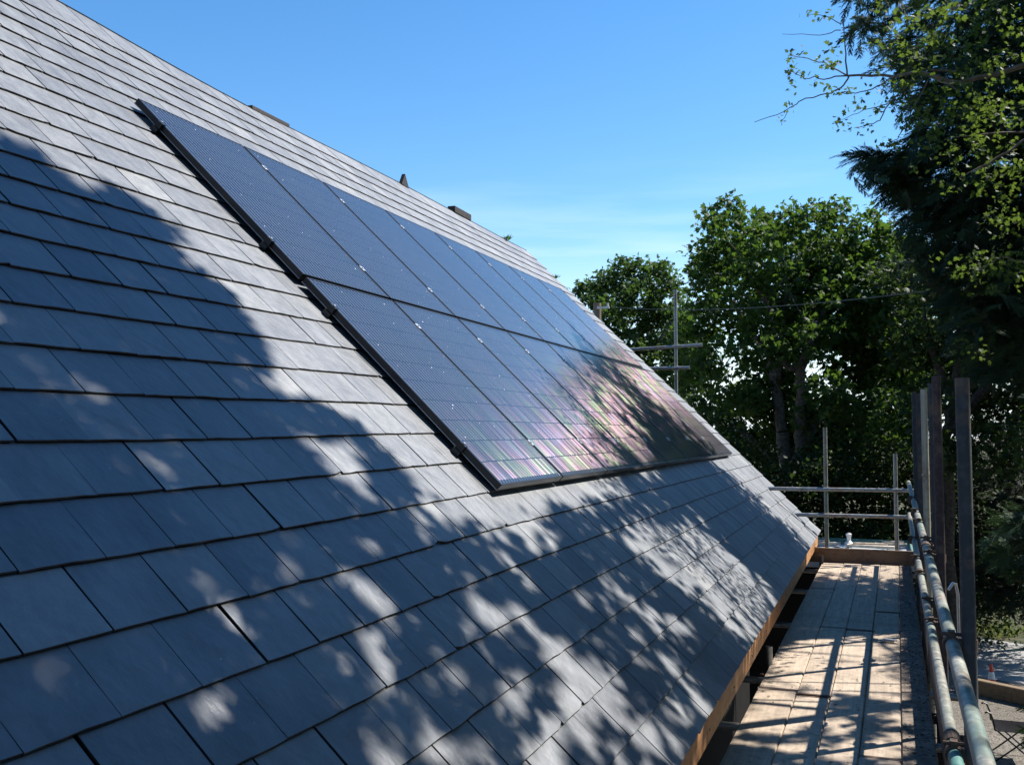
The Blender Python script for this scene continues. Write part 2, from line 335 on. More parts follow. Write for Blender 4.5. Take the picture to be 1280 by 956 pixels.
# ------------------------------------------------------------------ the house
RY0, RY1 = -3.0, 13.75
house = empty('house', (-4.9, 5.3, 0), 'house with a steep blue grey slate roof carrying solar panels', 'house')
G = .2012; V0 = .09
RX = [-9, 3, 4.9, 5.4, 5.8, 6.3, 6.9, 7.6, 8.6, 9.8, 11, 11.9, 13, 20]; RV = [-1.36,-1.37,-1.366,-1.295,-1.244,-1.2,-1.185,-1.2,-1.24,-1.262,-1.235,-1.2,-1.178,-1.178]
def ridge_v(Y): return float(np.interp(Y, RX, RV))
def vshift(Y, v):
    t = min(1, max(0, (Y-2.3)/2.2)); t = t*t*(3-2*t); return -.036*t*min(1, max(.0, (4.6-v)/2.5))
m = MB()
def slate(m, Ya, Yb, vt, vb, tilt, var, lift, thick=.0052, ragged=.0018, top=None):
    n = 6; Yb -= .0052; Ya += .0014
    low = []; bot = []
    sk = random.gauss(0, .0012)
    ph = random.uniform(0, 6.3)
    for i in range(n):
        t = i/(n-1); Y = Ya+(Yb-Ya)*t
        dv = random.gauss(0, ragged*.45) + sk*(t-.5)*2 + .0008*math.sin(ph+t*7)
        if i in (0, n-1) and random.random() < .06: dv -= random.uniform(.004, .012)
        hz = lift + random.gauss(0, .0006)
        low.append(rp(Y, vb+dv+vshift(Y, vb), hz)); bot.append(rp(Y, vb+dv+.001+vshift(Y, vb), hz-thick))
    hT = lift*.3 - tilt
    ja = random.gauss(0, .0012)
    tA, tB = (vt, vt) if top is None else (top(Ya), top(Yb))
    t1, t2 = rp(Yb+ja, tB+vshift(Yb, vt), hT), rp(Ya+ja, tA+vshift(Ya, vt), hT)
    ve = vb-G*.985; te = (ve-vb)/(vt-vb)                    # weathered part ends under the next course; darker head paints in joint shade
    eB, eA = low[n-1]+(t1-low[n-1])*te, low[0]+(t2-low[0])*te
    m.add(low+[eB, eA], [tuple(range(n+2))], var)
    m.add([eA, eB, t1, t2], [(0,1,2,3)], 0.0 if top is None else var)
    m.add(low+bot, [(i, n+i, n+1+i, i+1) for i in range(n-1)], .04)  # butts and side edges darkened: gap shade put into the colour
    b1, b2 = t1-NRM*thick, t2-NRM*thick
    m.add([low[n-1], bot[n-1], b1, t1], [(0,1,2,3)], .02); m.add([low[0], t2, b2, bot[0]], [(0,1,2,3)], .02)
SW = .2545
k = 22
for k in range(-5, 23):
    vb = V0+G*k
    j0 = 1.547 + (0 if k % 2 == 0 else SW/2)
    Y = j0 - math.ceil((j0-RY0)/SW)*SW - SW
    while Y < RY1:
        wv = SW
        Ya, Yb = max(Y + random.gauss(0, .003), RY0), min(Y+wv + random.gauss(0, .003), RY1 + random.gauss(0,.004))
        if Yb - Ya > .05:
            var = min(1, max(.12, random.gauss(.5, .26)))
            lift = abs(random.gauss(0, .0007))
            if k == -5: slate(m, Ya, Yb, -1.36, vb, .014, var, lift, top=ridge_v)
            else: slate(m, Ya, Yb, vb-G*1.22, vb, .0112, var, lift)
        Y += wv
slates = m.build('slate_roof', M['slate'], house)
# underlay so no light leaks between slates; back slope; ridge
m = MB(); ys = np.linspace(RY0, RY1-.02, 40)
for a, b in zip(ys[:-1], ys[1:]):
    m.add([rp(a, ridge_v(a)+.02, -.034), rp(b, ridge_v(b)+.02, -.034), rp(b, 4.5, -.034), rp(a, 4.5, -.034)], [(0,3,2,1)])
m.build('roof_underlay', M['ridge_dark'], house)
m = MB()
for a, b in zip(ys[:-1], ys[1:]):
    A, Bq = rp(a, ridge_v(a), -.004), rp(b, ridge_v(b), -.004); dn = np.array([-VD[0], 0, VD[2]])
    m.add([A, Bq, Bq+dn*5.8, A+dn*5.8], [(0,1,2,3)])
m.build('back_slope', M['slate'], house)
eX, eZ = rp(5, 4.50, -.02)[0], rp(5, 4.50, -.02)[2]
m = MB()
segs = []; y = RY0
while y < RY1-.05:
    y2 = min(RY1-.03, y+random.choice([1.2, 1.8, 2.4])); m.box((eX-.045, y+.002, eZ-.185), (.03,0,0), (0,y2-y-.004,0), (0,0,.172), random.uniform(.15,.9)); y = y2
fascia = m.build('fascia_board', M['fascia_wood'], house, bevel=.002)
y = RY0+.3; scr = None
while y < RY1:
    q = np.array([eX-.017, y, eZ-.13])
    if scr is None:
        m = MB(); m.tube([q, q+(.0045,0,0)], .006, 8); scr = m.build('screw', M['rubber'], None, origin=tuple(q)); scr.parent = fascia; scr.location = Vector(q)-house.location; fascia_scr = scr; scr.location = Vector(q)-Vector(house.location)
    else:
        d_ = scr.copy(); COL.objects.link(d_); d_.parent = fascia; d_.location = Vector(q)-Vector(house.location)
    y += .84
m = MB(); wx0, wx1 = eX-.9, 2*P0[0]-eX
rX = rp(5,-1.2)[0]; bx = 2*rX-wx0
m.box((bx, RY0+.2, 0), (wx0-bx,0,0), (0,RY1-RY0-.35,0), (0,0,eZ+.0))
ap = rp(13,-1.15)[2]-.1
for yy in (RY0+.2, RY1-.15):
    pass
m.add([(bx,RY1-.149,eZ-.02),(wx0,RY1-.149,eZ-.02),(rX,RY1-.149,ap),(bx,RY1-.35,eZ-.02),(wx0,RY1-.35,eZ-.02),(rX,RY1-.35,ap)], [(0,1,2),(5,4,3),(0,3,4,1),(1,4,5,2),(2,5,3,0)])
m.build('wall', M['wall_render'], house)
m = MB(); m.box((eX-.85, RY0+.4, eZ-.10), (.79,0,0), (0,.045,0), (0,0,.09)); rf = m.build('rafter_foot', M['toe_wood'], house); y = RY0+.85   # rafter feet under the eaves
while y < RY1-.1:
    d_ = rf.copy(); COL.objects.link(d_); d_.parent = house; d_.location = (0, y-RY0-.4, 0); y += .45
m = MB(); m.box(rp(RY1-.05, ridge_v(13)+.1, -.05), YD*.048, VD*5.55, NRM*.016)
m.build('verge_strip', M['ridge_dark'], house)
# little things on the ridge
def ridge_thing(px0, px1, hgt, dep, mat, label, name, cat, bits=3):
    def yy(px):
        best = min(np.linspace(1, 13.7, 800), key=lambda Y: abs(proj(rp(Y, ridge_v(Y), 0))[0]-px)); return best
    a, b = yy(px0), yy(px1); m = MB()
    dirv = rp(b, ridge_v(b), 0)-rp(a, ridge_v(a), 0)
    m.box(rp(a, ridge_v(a), -.02)-np.array([dep*.7,0,0]), dirv, (dep,0,0), (0,0,hgt+.015))
    base = tuple(rp(a, ridge_v(a), 0)); o = m.build(name, mat, None, origin=base, bevel=.004); return tag(o, label, cat), a, b
o, a, b = ridge_thing(315, 362, .022, .05, M['ridge_dark'], 'long thin dark batten lying along the roof ridge above the solar panels', 'batten', 'batten')
o, a, b = ridge_thing(567, 588, .065, .10, M['ridge_dark'], 'short dark wooden block sitting on the roof ridge', 'wood_block', 'block')
m = MB(); q = rp(9.8, ridge_v(9.8), 0); m.add([q+(-.02,-.09,-.02), q+(-.02,.09,-.03), q+(-.02,-.01,.11), q+(.02,-.09,-.02), q+(.02,.09,-.03), q+(.02,-.01,.11)], [(0,1,2),(5,4,3),(0,3,4,1),(1,4,5,2),(2,5,3,0)])
tag(m.build('slate_offcut', M['ridge_dark'], None, origin=tuple(q)), 'small upright dark wedge of slate poking above the ridge', 'slate offcut')
def weed(Y, v, label, h=.12, nn=26):
    q = rp(Y, v, 0); m = MB()
    for i in range(nn):
        d = np.array([random.gauss(0,.5), random.gauss(0,.5), random.uniform(.5,1.2)])*h*.7; s = np.cross(d, (random.random(), random.random(), .1)); s = s/np.linalg.norm(s)*h*.09
        p = q+np.array([random.gauss(0,.015), random.gauss(0,.02), -.01]); m.add([p, p+d*.5+s, p+d, p+d*.5-s], [(0,1,2,3)], random.random())
    tag(m.build('weed', M['leaf_sycamore'], None, origin=tuple(q)), label, 'weed')
weed(12.9, ridge_v(12.9), 'small green weed growing out of the ridge'); weed(RY1-.03, -.55, 'tiny tuft of moss on the far verge of the slates', .09)

# ------------------------------------------------------------------ solar array
PW, RH = 1.01, 1.5637
pw, ph = .99, 1.538
col_words = ['nearest the camera', 'second from the near edge', 'third from the near edge', 'fourth from the near edge', 'fifth from the near edge', 'sixth from the near edge', 'second from the far verge', 'nearest the far verge']
def frame_mb():
    m = MB()
    def rbox(y0, v0, y1, v1, h0, h1): m.box(YD*y0+VD*v0+NRM*h0, YD*(y1-y0), VD*(v1-v0), NRM*(h1-h0))
    for (a, b, c, d) in ((0,0,pw,.011), (0,ph-.011,pw,ph), (0,.011,.011,ph-.011), (pw-.011,.011,pw,ph-.011)): rbox(a,b,c,d,-.036,0)
    return m
fm = frame_mb(); gm = MB()
gm.add([YD*.011+VD*.011-NRM*.002, YD*(pw-.011)+VD*.011-NRM*.002, YD*(pw-.011)+VD*(ph-.011)-NRM*.002, YD*.011+VD*(ph-.011)-NRM*.002], [(0,3,2,1)])
gm.uv = [(.011,.011),(pw-.011,.011),(pw-.011,ph-.011),(.011,ph-.011)]
bm_ = MB(); bm_.box(YD*.012+VD*.012-NRM*.030, YD*(pw-.024), VD*(ph-.024), NRM*.004)
lm = MB(); lm.box(VD*.0-YD*.004-NRM*.0365, YD*.012, VD*ph, NRM*.004)
proto = None
RAILV = [.24, 1.26]
for r_ in range(2):
    for c in range(8):
        loc = P0 + YD*(c*PW) + VD*(r_*RH)
        lab = 'black solar panel in the %s row, %s' % (['upper', 'lower'][r_], col_words[c])
        e = empty('solar_panel', loc, lab, 'solar panel', 'solar panels in the roof array')
        if proto is None:
            bpy.context.view_layer.update()
            e0 = bpy.data.objects.new('tmp', None)
            parts = []
            for nm, mb, mat, bv in (('frame', fm, M['black_frame'], .0012), ('glass', gm, M['pv'], 0), ('backsheet', bm_, M['rubber'], 0)):
                o = mb.build(nm, mat, None, bevel=bv); o.parent = e; parts.append(o)
            proto = parts
        else:
            for s in proto: d = s.copy(); COL.objects.link(d); d.parent = e
        if c == 0:
            o = lm.build('frame_lip', M['frame_lip'], None); o.parent = e
        for rv in RAILV:                              # module clamps on the near side of each panel
            cm = MB()
            if c == 0:
                cm.box(YD*-.018+VD*(rv-.02)-NRM*.034, YD*.018, VD*.04, NRM*.037); cm.box(YD*-.02+VD*(rv-.02)+NRM*.0005, YD*.032, VD*.04, NRM*.004)
                o = cm.build('clamp', M['black_frame'], None); o.parent = e
                bm2 = MB(); bm2.tube([YD*-.008+VD*rv+NRM*.004, YD*-.008+VD*rv+NRM*.012], .007, 8); o2 = bm2.build('bolt', M['alloy'], None); o2.parent = o
            else:
                cm.box(YD*-.026+VD*(rv-.022)-NRM*.002, YD*.032, VD*.044, NRM*.005); cm.tube([YD*-.010+VD*rv+NRM*.003, YD*-.010+VD*rv+NRM*.009], .007, 8)
                o = cm.build('clamp', M['alloy'], None); o.parent = e
for i, (v, lab) in enumerate([(.24,'mounting rail highest on the roof under the upper solar panels'), (1.26,'mounting rail under the lower half of the upper solar panels'), (RH+.24,'mounting rail under the upper half of the lower solar panels'), (RH+1.26,'lowest mounting rail under the lower solar panels near their bottom edge')]):
    m = MB(); m.box(P0+YD*-.02+VD*(v-.02)-NRM*.058, YD*(8*PW+.03), VD*.04, NRM*.021)
    o = m.build('mounting_rail', M['black_frame'], None, origin=tuple(P0+VD*v)); tag(o, lab, 'mounting rail', 'mounting rails of the solar array')
    m = MB(); m.box(P0+YD*-.028+VD*(v-.024)-NRM*.060, YD*.008, VD*.048, NRM*.026)
    ec = m.build('end_cap', M['black_frame'], o); ec.parent = o

# ------------------------------------------------------------------ scaffold
XB = [-.925, -.655, -.43, -.205, .02, .235]
seams = [[.9, 2.45, 6.35, 10.2, 12.05], [.9, 2.4, 6.27, 8.33, 12.05], [.9, 4.43, 8.30, 12.05], [.9, 5.25, 9.15, 12.05], [.9, 4.5, 8.4, 12.05]]
colw = ['next to the house', 'second from the house', 'middle', 'second from the guard rail', 'dirty, under the guard rail']
segw = {1: ['full length'], 3: ['near', 'middle', 'far'], 4: ['nearest', 'second', 'third', 'farthest']}
for c in range(5):
    s = seams[c]
    for i in range(len(s)-1):
        x0, x1 = XB[c]+.001, XB[c+1]-.001; y0, y1 = s[i]+.004, s[i+1]-.004
        dz = random.uniform(-.006, .003); sk = random.gauss(0, .0008); bow = random.uniform(-.004, .006)
        m = MB(); n = 8; V = []
        for k in range(n+1):
            t = k/n; y = y0+(y1-y0)*t; zz = DECK+dz+bow*math.sin(math.pi*t); xo = sk*(t-.5)*2
            for x, z in ((x0+.007, zz), (x1-.007, zz), (x1, zz-.010), (x1, zz-.038), (x0, zz-.038), (x0, zz-.010)): V.append(dk(x+xo-(.006*(y-2)+.004 if (c == 4 and x > .1) else 0), y, z))
        Fc = [(k*6+j, k*6+(j+1) % 6, (k+1)*6+(j+1) % 6, (k+1)*6+j) for k in range(n) for j in range(6)] + [tuple(range(6))[::-1], tuple(range(n*6, n*6+6))]
        m.add(V, Fc, random.uniform(.35, .75))
        lab = ('%s length of %s scaffold board in the row %s' % (segw[len(s)-1][i], 'dirt covered' if c == 4 else 'weathered grey brown', colw[c].replace('dirty, ', ''))) if c != 2 else '%s length of weathered scaffold board in the middle row of the walkway' % segw[len(s)-1][i]
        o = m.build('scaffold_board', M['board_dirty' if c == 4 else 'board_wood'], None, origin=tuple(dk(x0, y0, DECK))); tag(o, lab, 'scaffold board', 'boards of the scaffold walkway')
        if c != 4:
            for ye in (y0, y1):
                m = MB(); yy = ye-.001 if ye == y0 else ye-.024
                m.box(dk(x0-.001, yy, DECK+dz-.0385), DX*(x1-x0+.002), DY*.025, DZ*.0396); b = m.build('end_band', M['coupler'], o)
XR = lambda y: .245-.006*(y-2)                     # outer edge of the scaffold tapers in slightly
def coupler(parent, P, a1, a2, sep=.055, mat='coupler'):
    """right-angle clip: two short collars round the two tubes, block and bolts"""
    P = np.asarray(P); m = MB(); a1 = np.asarray(a1)/np.linalg.norm(a1); a2 = np.asarray(a2)/np.linalg.norm(a2)
    nn = np.cross(a1, a2); nn /= np.linalg.norm(nn)
    m.tube([P-a1*.022, P+a1*.022], .031, 12); Q = P+nn*sep; m.tube([Q-a2*.022, Q+a2*.022], .031, 12)
    m.box(P+nn*(sep/2-.016)-a1*.02-a2*.02, a1*.04, a2*.04, nn*.032)
    for pp, aa, bb in ((P, a1, a2), (Q, a2, a1)):
        m.tube([pp+bb*.036-nn*.035, pp+bb*.036+nn*.035], .007, 6); m.box(pp+bb*.028-nn*.012-aa*.018, bb*.02, aa*.036, nn*.024)
    return m.build('coupler', M[mat], parent)
def steel_tube(name, a, b, mat, label, cat, group=None, hint=None):
    m = MB(); m.pipe(a, b); o = m.build(name, M[mat], None, smooth=True, origin=tuple(np.asarray(a, float))); tag(o, label, cat, group); return o
rail_x = lambda y: XR(y)-.026
tops = [(.2, 6.2, 'steel', 'long upper guard rail tube nearest the camera, mottled grey and green'), (6.24, 12.3, 'steel_green', 'farther upper guard rail tube with worn green paint beside the standing poles')]
top_objs = []
for y0, y1, mt, lab in tops:
    o = steel_tube('guard_rail', dk(rail_x(y0), y0, -.80), dk(rail_x(y1), y1, -.80), 'steel_green', lab, 'guard rail', 'guard rail tubes along the walkway'); top_objs.append(o)
mids = [(.2, 3.72, 'steel_paint', 'short green painted lower guard rail tube nearest the camera'), (3.76, 7.6, 'steel_green', 'lower guard rail tube with sun bands along the middle of the walkway'), (7.64, 12.2, 'steel_green', 'farthest lower guard rail tube reaching the end rails')]
mid_objs = []
for y0, y1, mt, lab in mids:
    o = steel_tube('guard_rail', dk(rail_x(y0), y0, -1.18), dk(rail_x(y1), y1, -1.18), mt, lab, 'guard rail', 'guard rail tubes along the walkway'); mid_objs.append(o)
for o, y, z in ((top_objs[0], 6.22, -.80), (mid_objs[0], 3.74, -1.18), (mid_objs[1], 7.62, -1.18)):     # sleeve couplers at the joints
    m = MB(); xo = rail_x(y) + 0
    m.tube([dk(xo, y-.05, z), dk(xo, y+.05, z)], .030, 12); m.box(dk(xo+.024, y-.04, z-.014), DX*.022, DY*.08, DZ*.028); m.tube([dk(xo+.036, y-.02, z-.03), dk(xo+.036, y-.02, z+.03)], .007, 6)
    m.build('sleeve_coupler', M['coupler'], o)
m = MB(); m.box(dk(XR(.3)+.012, .3, DECK+.002), dk(XR(12.1)+.012, 12.1, DECK)-dk(XR(.3)+.012, .3, DECK), DX*.038, DZ*.215, .5)
tag(m.build('toe_board', M['board_dirty'], None, origin=tuple(dk(.25, .3, DECK)), bevel=.003), 'long toe board on edge under the side guard rails', 'toe board')
m = MB(); m.box(dk(-1.25, 12.09, DECK-.01), DX*1.47, DY*.038, DZ*.178, .3)
tag(m.build('toe_board', M['toe_wood'], None, origin=tuple(dk(-.6, 12.09, DECK)), bevel=.003), 'dark brown toe board across the far end of the walkway', 'toe board')
# standards
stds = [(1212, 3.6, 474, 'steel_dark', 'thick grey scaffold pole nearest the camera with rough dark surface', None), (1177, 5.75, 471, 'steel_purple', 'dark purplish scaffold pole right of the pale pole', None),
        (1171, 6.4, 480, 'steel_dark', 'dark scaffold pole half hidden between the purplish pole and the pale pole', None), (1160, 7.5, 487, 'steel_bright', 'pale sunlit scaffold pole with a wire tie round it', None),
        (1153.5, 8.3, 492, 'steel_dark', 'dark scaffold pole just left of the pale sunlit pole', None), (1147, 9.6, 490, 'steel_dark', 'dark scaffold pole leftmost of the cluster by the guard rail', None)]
for px, y, py, mt, lab, _ in stds:
    x = (px-1121)/F*y; zt = (521-py)/F*y; lean = .012*y*.2
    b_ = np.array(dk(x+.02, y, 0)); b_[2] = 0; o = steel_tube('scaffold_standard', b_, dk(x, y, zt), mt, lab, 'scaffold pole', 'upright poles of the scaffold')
    yr = y
    coupler(o, dk(x+.002, y, -.80), DZ, DY, -(x-rail_x(y)) if False else .054)
    coupler(o, dk(x+.004, y-.0, -1.18), DZ, DY)
    coupler(o, dk(x+.006, y-.0, DECK-.12), DZ, DY)
    if mt == 'steel_bright':
        m = MB(); m.tube([dk(x+.027*math.cos(t), y+.027*math.sin(t), -.42+.012*math.cos(t)) for t in np.linspace(0, 6.4, 20)], .004, 6); m.build('wire_tie', M['alloy'], o)
for xx, yt, py, lab in ((1032, 12.25, 534, 'slim upright end post left on the far toe board, green lower half'), (1121, 12.25, 567, 'shorter slim upright end post right on the far toe board')):
    x = (xx-1121)/F*yt; a = np.array(dk(x, yt, 0)); a[2] = 0
    o = steel_tube('scaffold_standard', a, dk(x, yt, (521-py)/F*yt), 'steel_green' if xx < 1100 else 'steel', lab, 'scaffold pole', 'end posts of the walkway')
    coupler(o, dk(x, yt, -.895), DZ, DX, .054); coupler(o, dk(x, yt, -1.216), DZ, DX, .054)
for z, x0, x1, lab in ((-.895, -2.1, .235, 'upper end rail tube across the far end of the walkway'), (-1.216, -1.9, .24, 'lower end rail tube across the far end of the walkway')):
    steel_tube('end_rail', dk(x0, 12.25-.054, z-.01), dk(x1, 12.25-.054, z), 'steel', lab, 'guard rail', 'end rails of the walkway')
# gable scaffold beyond the verge
gy = 14.35; GP = lambda px, py, dy=0: at(px, py, gy+dy); a = GP(845.5, 420); a[2] = 0
o = steel_tube('scaffold_standard', a, np.array([a[0]-.01, gy, GP(844.5, 362)[2]]), 'steel', 'lone tall scaffold pole beyond the gable in front of the smaller tree', 'scaffold pole')
coupler(o, GP(845, 433), DZ, DX, .054); coupler(o, GP(845, 460.5), DZ, DX, .054)
for py0, py1, x1, lab in ((437, 431, 878, 'upper of two cross tubes clamped to the lone gable pole, longer end'), (461.5, 459.5, 862, 'lower of two cross tubes clamped to the lone gable pole, shorter end')):
    xa, xb = (690-1121)/F*gy, (x1-1121)/F*gy; sl = (py1-py0)/90
    steel_tube('cross_tube', GP(690, py1-sl*(x1-690), -.054), GP(x1, py1, -.054), 'steel', lab, 'scaffold tube', 'cross tubes of the gable scaffold')
# transoms carrying the boards, inner standards and ledgers
for i, y in enumerate((2.6, 5.7, 6.75, 8.6, 10.3, 11.7)):
    labs = ['cross tube under the near end of the walkway boards', 'cross tube under the boards with its end sticking out by the toe board', 'cross tube under the boards beside the short open pole end', 'cross tube under the middle of the walkway in the dark gap', 'cross tube in the gap under the farther boards', 'cross tube under the far end of the walkway boards']
    steel_tube('transom_tube', dk(-1.22, y, DECK-.065), dk(.50, y, DECK-.065), 'steel', labs[i], 'scaffold tube', 'cross tubes under the walkway')
steel_tube('transom_tube', dk(-.05, 3.75, DECK-.065), dk(.62, 3.75, DECK-.065), 'steel_green', 'green cross tube stub sticking out under the near guard rails', 'scaffold tube', 'cross tubes under the walkway')
for i, (y, zt) in enumerate(((4.6, -.10), (6.95, .13), (11.9, .10))):
    a = np.array(dk(-.925, y, 0)); a[2] = 0
    o = steel_tube('scaffold_standard', a, dk(-.925, y, DECK+zt), ['steel_dark','steel','steel_dark'][i], ['bright inner scaffold pole low in the gap by the eaves', 'short open topped pole end rising between the eaves and the boards', 'dark stub of pole beside the eaves at the far end of the boards'][i], 'scaffold pole', 'inner poles beside the eaves')
    coupler(o, dk(-.925, y, DECK-.12), DZ, DY)
for x, lab in ((-.70, 'long ledger tube running along the house under the boards'), (.30, 'long ledger tube running outside the toe board under the boards')):
    steel_tube('ledger_tube', dk(x, .6, DECK-.118), dk(x, 12.6, DECK-.118), 'steel_dark', lab, 'scaffold tube', 'ledger tubes under the walkway')
# hanging bent hook
m = MB(); m.tube([dk(.262,4.9,-.83), dk(.285,4.92,-.80), dk(.300,4.95,-.81), dk(.309,4.95,-.86), dk(.309,4.95,-1.10), dk(.303,4.95,-1.14)], .0065, 8)
tag(m.build('bent_hook', M['alloy'], None, smooth=True, origin=tuple(dk(.3,4.95,-.8))), 'thin bent metal hook hanging by the nearest thick pole', 'hook')
# scrap and litter on the boards
m = MB(); q = dk(-.075, 7.9, DECK+.008); m.box(q-DX*.06, DX*.11+DY*.02, DY*.045, DZ*.008); m.box(q-DX*.03+DY*.03+DZ*.009, DX*.10-DY*.03, DY*.04, DZ*.006)
tag(m.build('slate_scrap', M['shard'], None, origin=tuple(q)), 'flat pale scrap of slate lying on the boards', 'slate scrap')
n = 1700; xs = np.where(rng.random(n) < .85, rng.uniform(.02, .235, n), rng.uniform(-.86, .02, n)); ysd = rng.uniform(2.5, 11.95, n); V = []; 
for x, y in zip(xs, ysd):
    s = rng.uniform(.004, .016); an = rng.uniform(0, 6.28); d1 = DX*math.cos(an)+DY*math.sin(an); d2 = -DX*math.sin(an)+DY*math.cos(an); q = dk(x, y, DECK+.0045); V += [q-d1*s, q+d2*s*.4+DZ*s*.3, q+d1*s, q-d2*s*.4+DZ*s*.15, ]
tri = np.array([[4*i, 4*i+1, 4*i+2] for i in range(n)]+[[4*i, 4*i+2, 4*i+3] for i in range(n)])
o = fast_mesh('litter', np.array(V), tri, np.repeat(rng.random(n), 4), M['bark_dark'], None); tag(o, 'dead leaves and crumbs of dirt scattered on the walkway boards', 'litter', kind='stuff')

# ------------------------------------------------------------------ yard things
# flat-roofed shed beyond the end of the walkway
sh0, sh1 = -2.6, at(1144, 680, 16.6)[0]; z0 = GZ-1.92; ya, yb = 15.9, 18.3
sh = empty('shed', (-1.0, 17, 0), 'low flat roofed shed with pale lead top beyond the walkway end', 'shed')
m = MB(); m.box((sh0+.1, ya+.1, 0), (sh1-sh0-.2,0,0), (0,yb-ya-.2,0), (0,0,z0-.12)); m.build('wall', M['wall_render'], sh)
m = MB(); m.box((sh0, ya, z0-.118), (sh1-sh0,0,0), (0,yb-ya,0), (0,0,.118)); 
for i in range(5): m.tube([(sh0+.3+i*.6, ya+.01, z0+.004), (sh0+.3+i*.6, yb-.06, z0+.004)], .02, 8)
m.build('roof', M['lead'], sh, bevel=.006)
m = MB(); m.box((sh0, yb-.05, z0+.003), (sh1-sh0,0,0), (0,.05,0), (0,0,.09)); m.box((sh1-.05, ya, z0+.003), (.05,0,0), (0,yb-ya-.052,0), (0,0,.09)); m.build('kerb', M['green_timber'], sh, bevel=.005)
for i, (x, y, l, an, lab) in enumerate(((-1.55, 17.7, .9, .06, 'long pale timber offcut lying left on the shed roof'), (-.55, 17.55, .75, -.12, 'pale split timber offcut lying right on the shed roof'), (-.1, 17.9, .5, .05, 'short pale timber offcut by the far corner of the shed roof'))):
    m = MB(); d = np.array([math.cos(an), math.sin(an), 0]); e_ = np.array([-d[1], d[0], 0]); m.box(np.array([x, y, z0+.026]), d*l, e_*.12, (0,0,.045), .7); m.box(np.array([x+.1, y+.03, z0+.072]), d*l*.7+e_*.08, e_*.05, (0,0,.03), .4)
    tag(m.build('timber_offcut', M['pale_wood'], None, origin=(x, y, z0)), lab, 'timber', 'timber offcuts on the shed roof')
m = MB(); q = np.array([at(1061, 670, 17.75)[0], 17.75, z0+.024]); m.tube([q, q+(0,0,.05), q+(0,0,.09), q+(0,0,.15), q+(0,0,.20), q+(0,0,.22)], [.07,.07,.03,.035,.05,.02], 12)
tag(m.build('vent_cap', M['porcelain'], None, smooth=True, origin=tuple(q)), 'small pale mushroom vent standing up on the shed roof', 'vent')
# traffic cone
q = gat(1239.5, 853); cs = .50/.5
cone = empty('traffic_cone', tuple(q), 'orange red and white traffic cone on the road edge behind the timber', 'traffic cone')
K = .66
m = MB(); m.box(q+np.array((-.15,-.15,.0))*K+(0,0,.006), (.3*K,0,0), (0,.3*K,0), (0,0,.03*K)); m.build('base', M['rubber'], cone, bevel=.006)
def ring(z0, z1, mat, nm):
    m = MB(); rr = lambda z: (.115-.17*z)*K; m.tube([q+(0,0,z0*K+.006), q+(0,0,z1*K+.006)], [rr(z0), rr(z1)], 20); return m.build(nm, mat, cone, smooth=True)
ring(.036, .10, M['cone_red'], 'body'); ring(.1005, .29, M['cone_white'], 'reflective_band'); ring(.2905, .50, M['cone_red'], 'body')
# timber sleeper
a, b = gat(1195, 863), gat(1330, 893); d = (b-a)/np.linalg.norm(b-a); pp = np.array([-d[1], d[0], 0])
m = MB(); m.box(a+(0,0,.002), d*np.linalg.norm(b-a), pp*.16, (0,0,.26), .5)
tag(m.build('timber_sleeper', M['sleeper_wood'], None, origin=tuple(a), bevel=.012), 'heavy timber sleeper edging the gravel below the traffic cone', 'timber sleeper')
# folding chair
q = gat(1268, 948); ch = empty('folding_chair', tuple(q), 'black folding camping chair with thin legs on the gravel', 'chair')
S = .26
m = MB(); rowsN = 6; V = []
for i in range(rowsN+1):
    for j in range(rowsN+1):
        u_, v_ = i/rowsN*2-1, j/rowsN*2-1; V.append(q+np.array([u_*S, v_*.24, .44-.05*(1-u_*u_)*(1-v_*v_)+.015*v_]))
Fq = [(i*(rowsN+1)+j, (i+1)*(rowsN+1)+j, (i+1)*(rowsN+1)+j+1, i*(rowsN+1)+j+1) for i in range(rowsN) for j in range(rowsN)]
m.add(V, Fq); m.add([p-np.array([0,0,.006]) for p in V], [f[::-1] for f in Fq]); m.build('seat', M['black_cloth'], ch, smooth=True)
m = MB(); V = []
for i in range(rowsN+1):
    for j in range(rowsN+1):
        t = i/rowsN; v_ = j/rowsN*2-1; V.append(q+np.array([.27+.10*t+.03*(1-v_*v_), v_*.25, .50+.38*t]))
m.add(V, Fq); m.add([p+np.array([.006,0,0]) for p in V], [f[::-1] for f in Fq]); m.build('backrest', M['black_cloth'], ch, smooth=True)
for s1 in (-1, 1):
    m = MB(); m.tube([q+(-.26,s1*.24,.012), q+(.0,s1*.245,.23), q+(.27,s1*.25,.47), q+(.38,s1*.25,.90)], .011, 8); m.build('leg', M['black_tube'], ch, smooth=True)
    m = MB(); m.tube([q+(.26,s1*.22,.012), q+(.0,s1*.225,.23), q+(-.26,s1*.23,.45)], .011, 8); m.build('leg', M['black_tube'], ch, smooth=True)
    m = MB(); m.tube([q+(-.26,s1*.25,.44), q+(-.275,s1*.255,.56), q+(-.31,s1*.255,.655), q+(-.35,s1*.255,.672), q+(-.38,s1*.255,.655)], .012, 8); m.build('armrest', M['black_tube'], ch, smooth=True)
m = MB(); m.tube([q+(-.26,-.24,.03), q+(-.26,.24,.03)], .009, 8); m.tube([q+(.26,-.22,.03), q+(.26,.22,.03)], .009, 8); m.build('stretcher', M['black_tube'], ch)
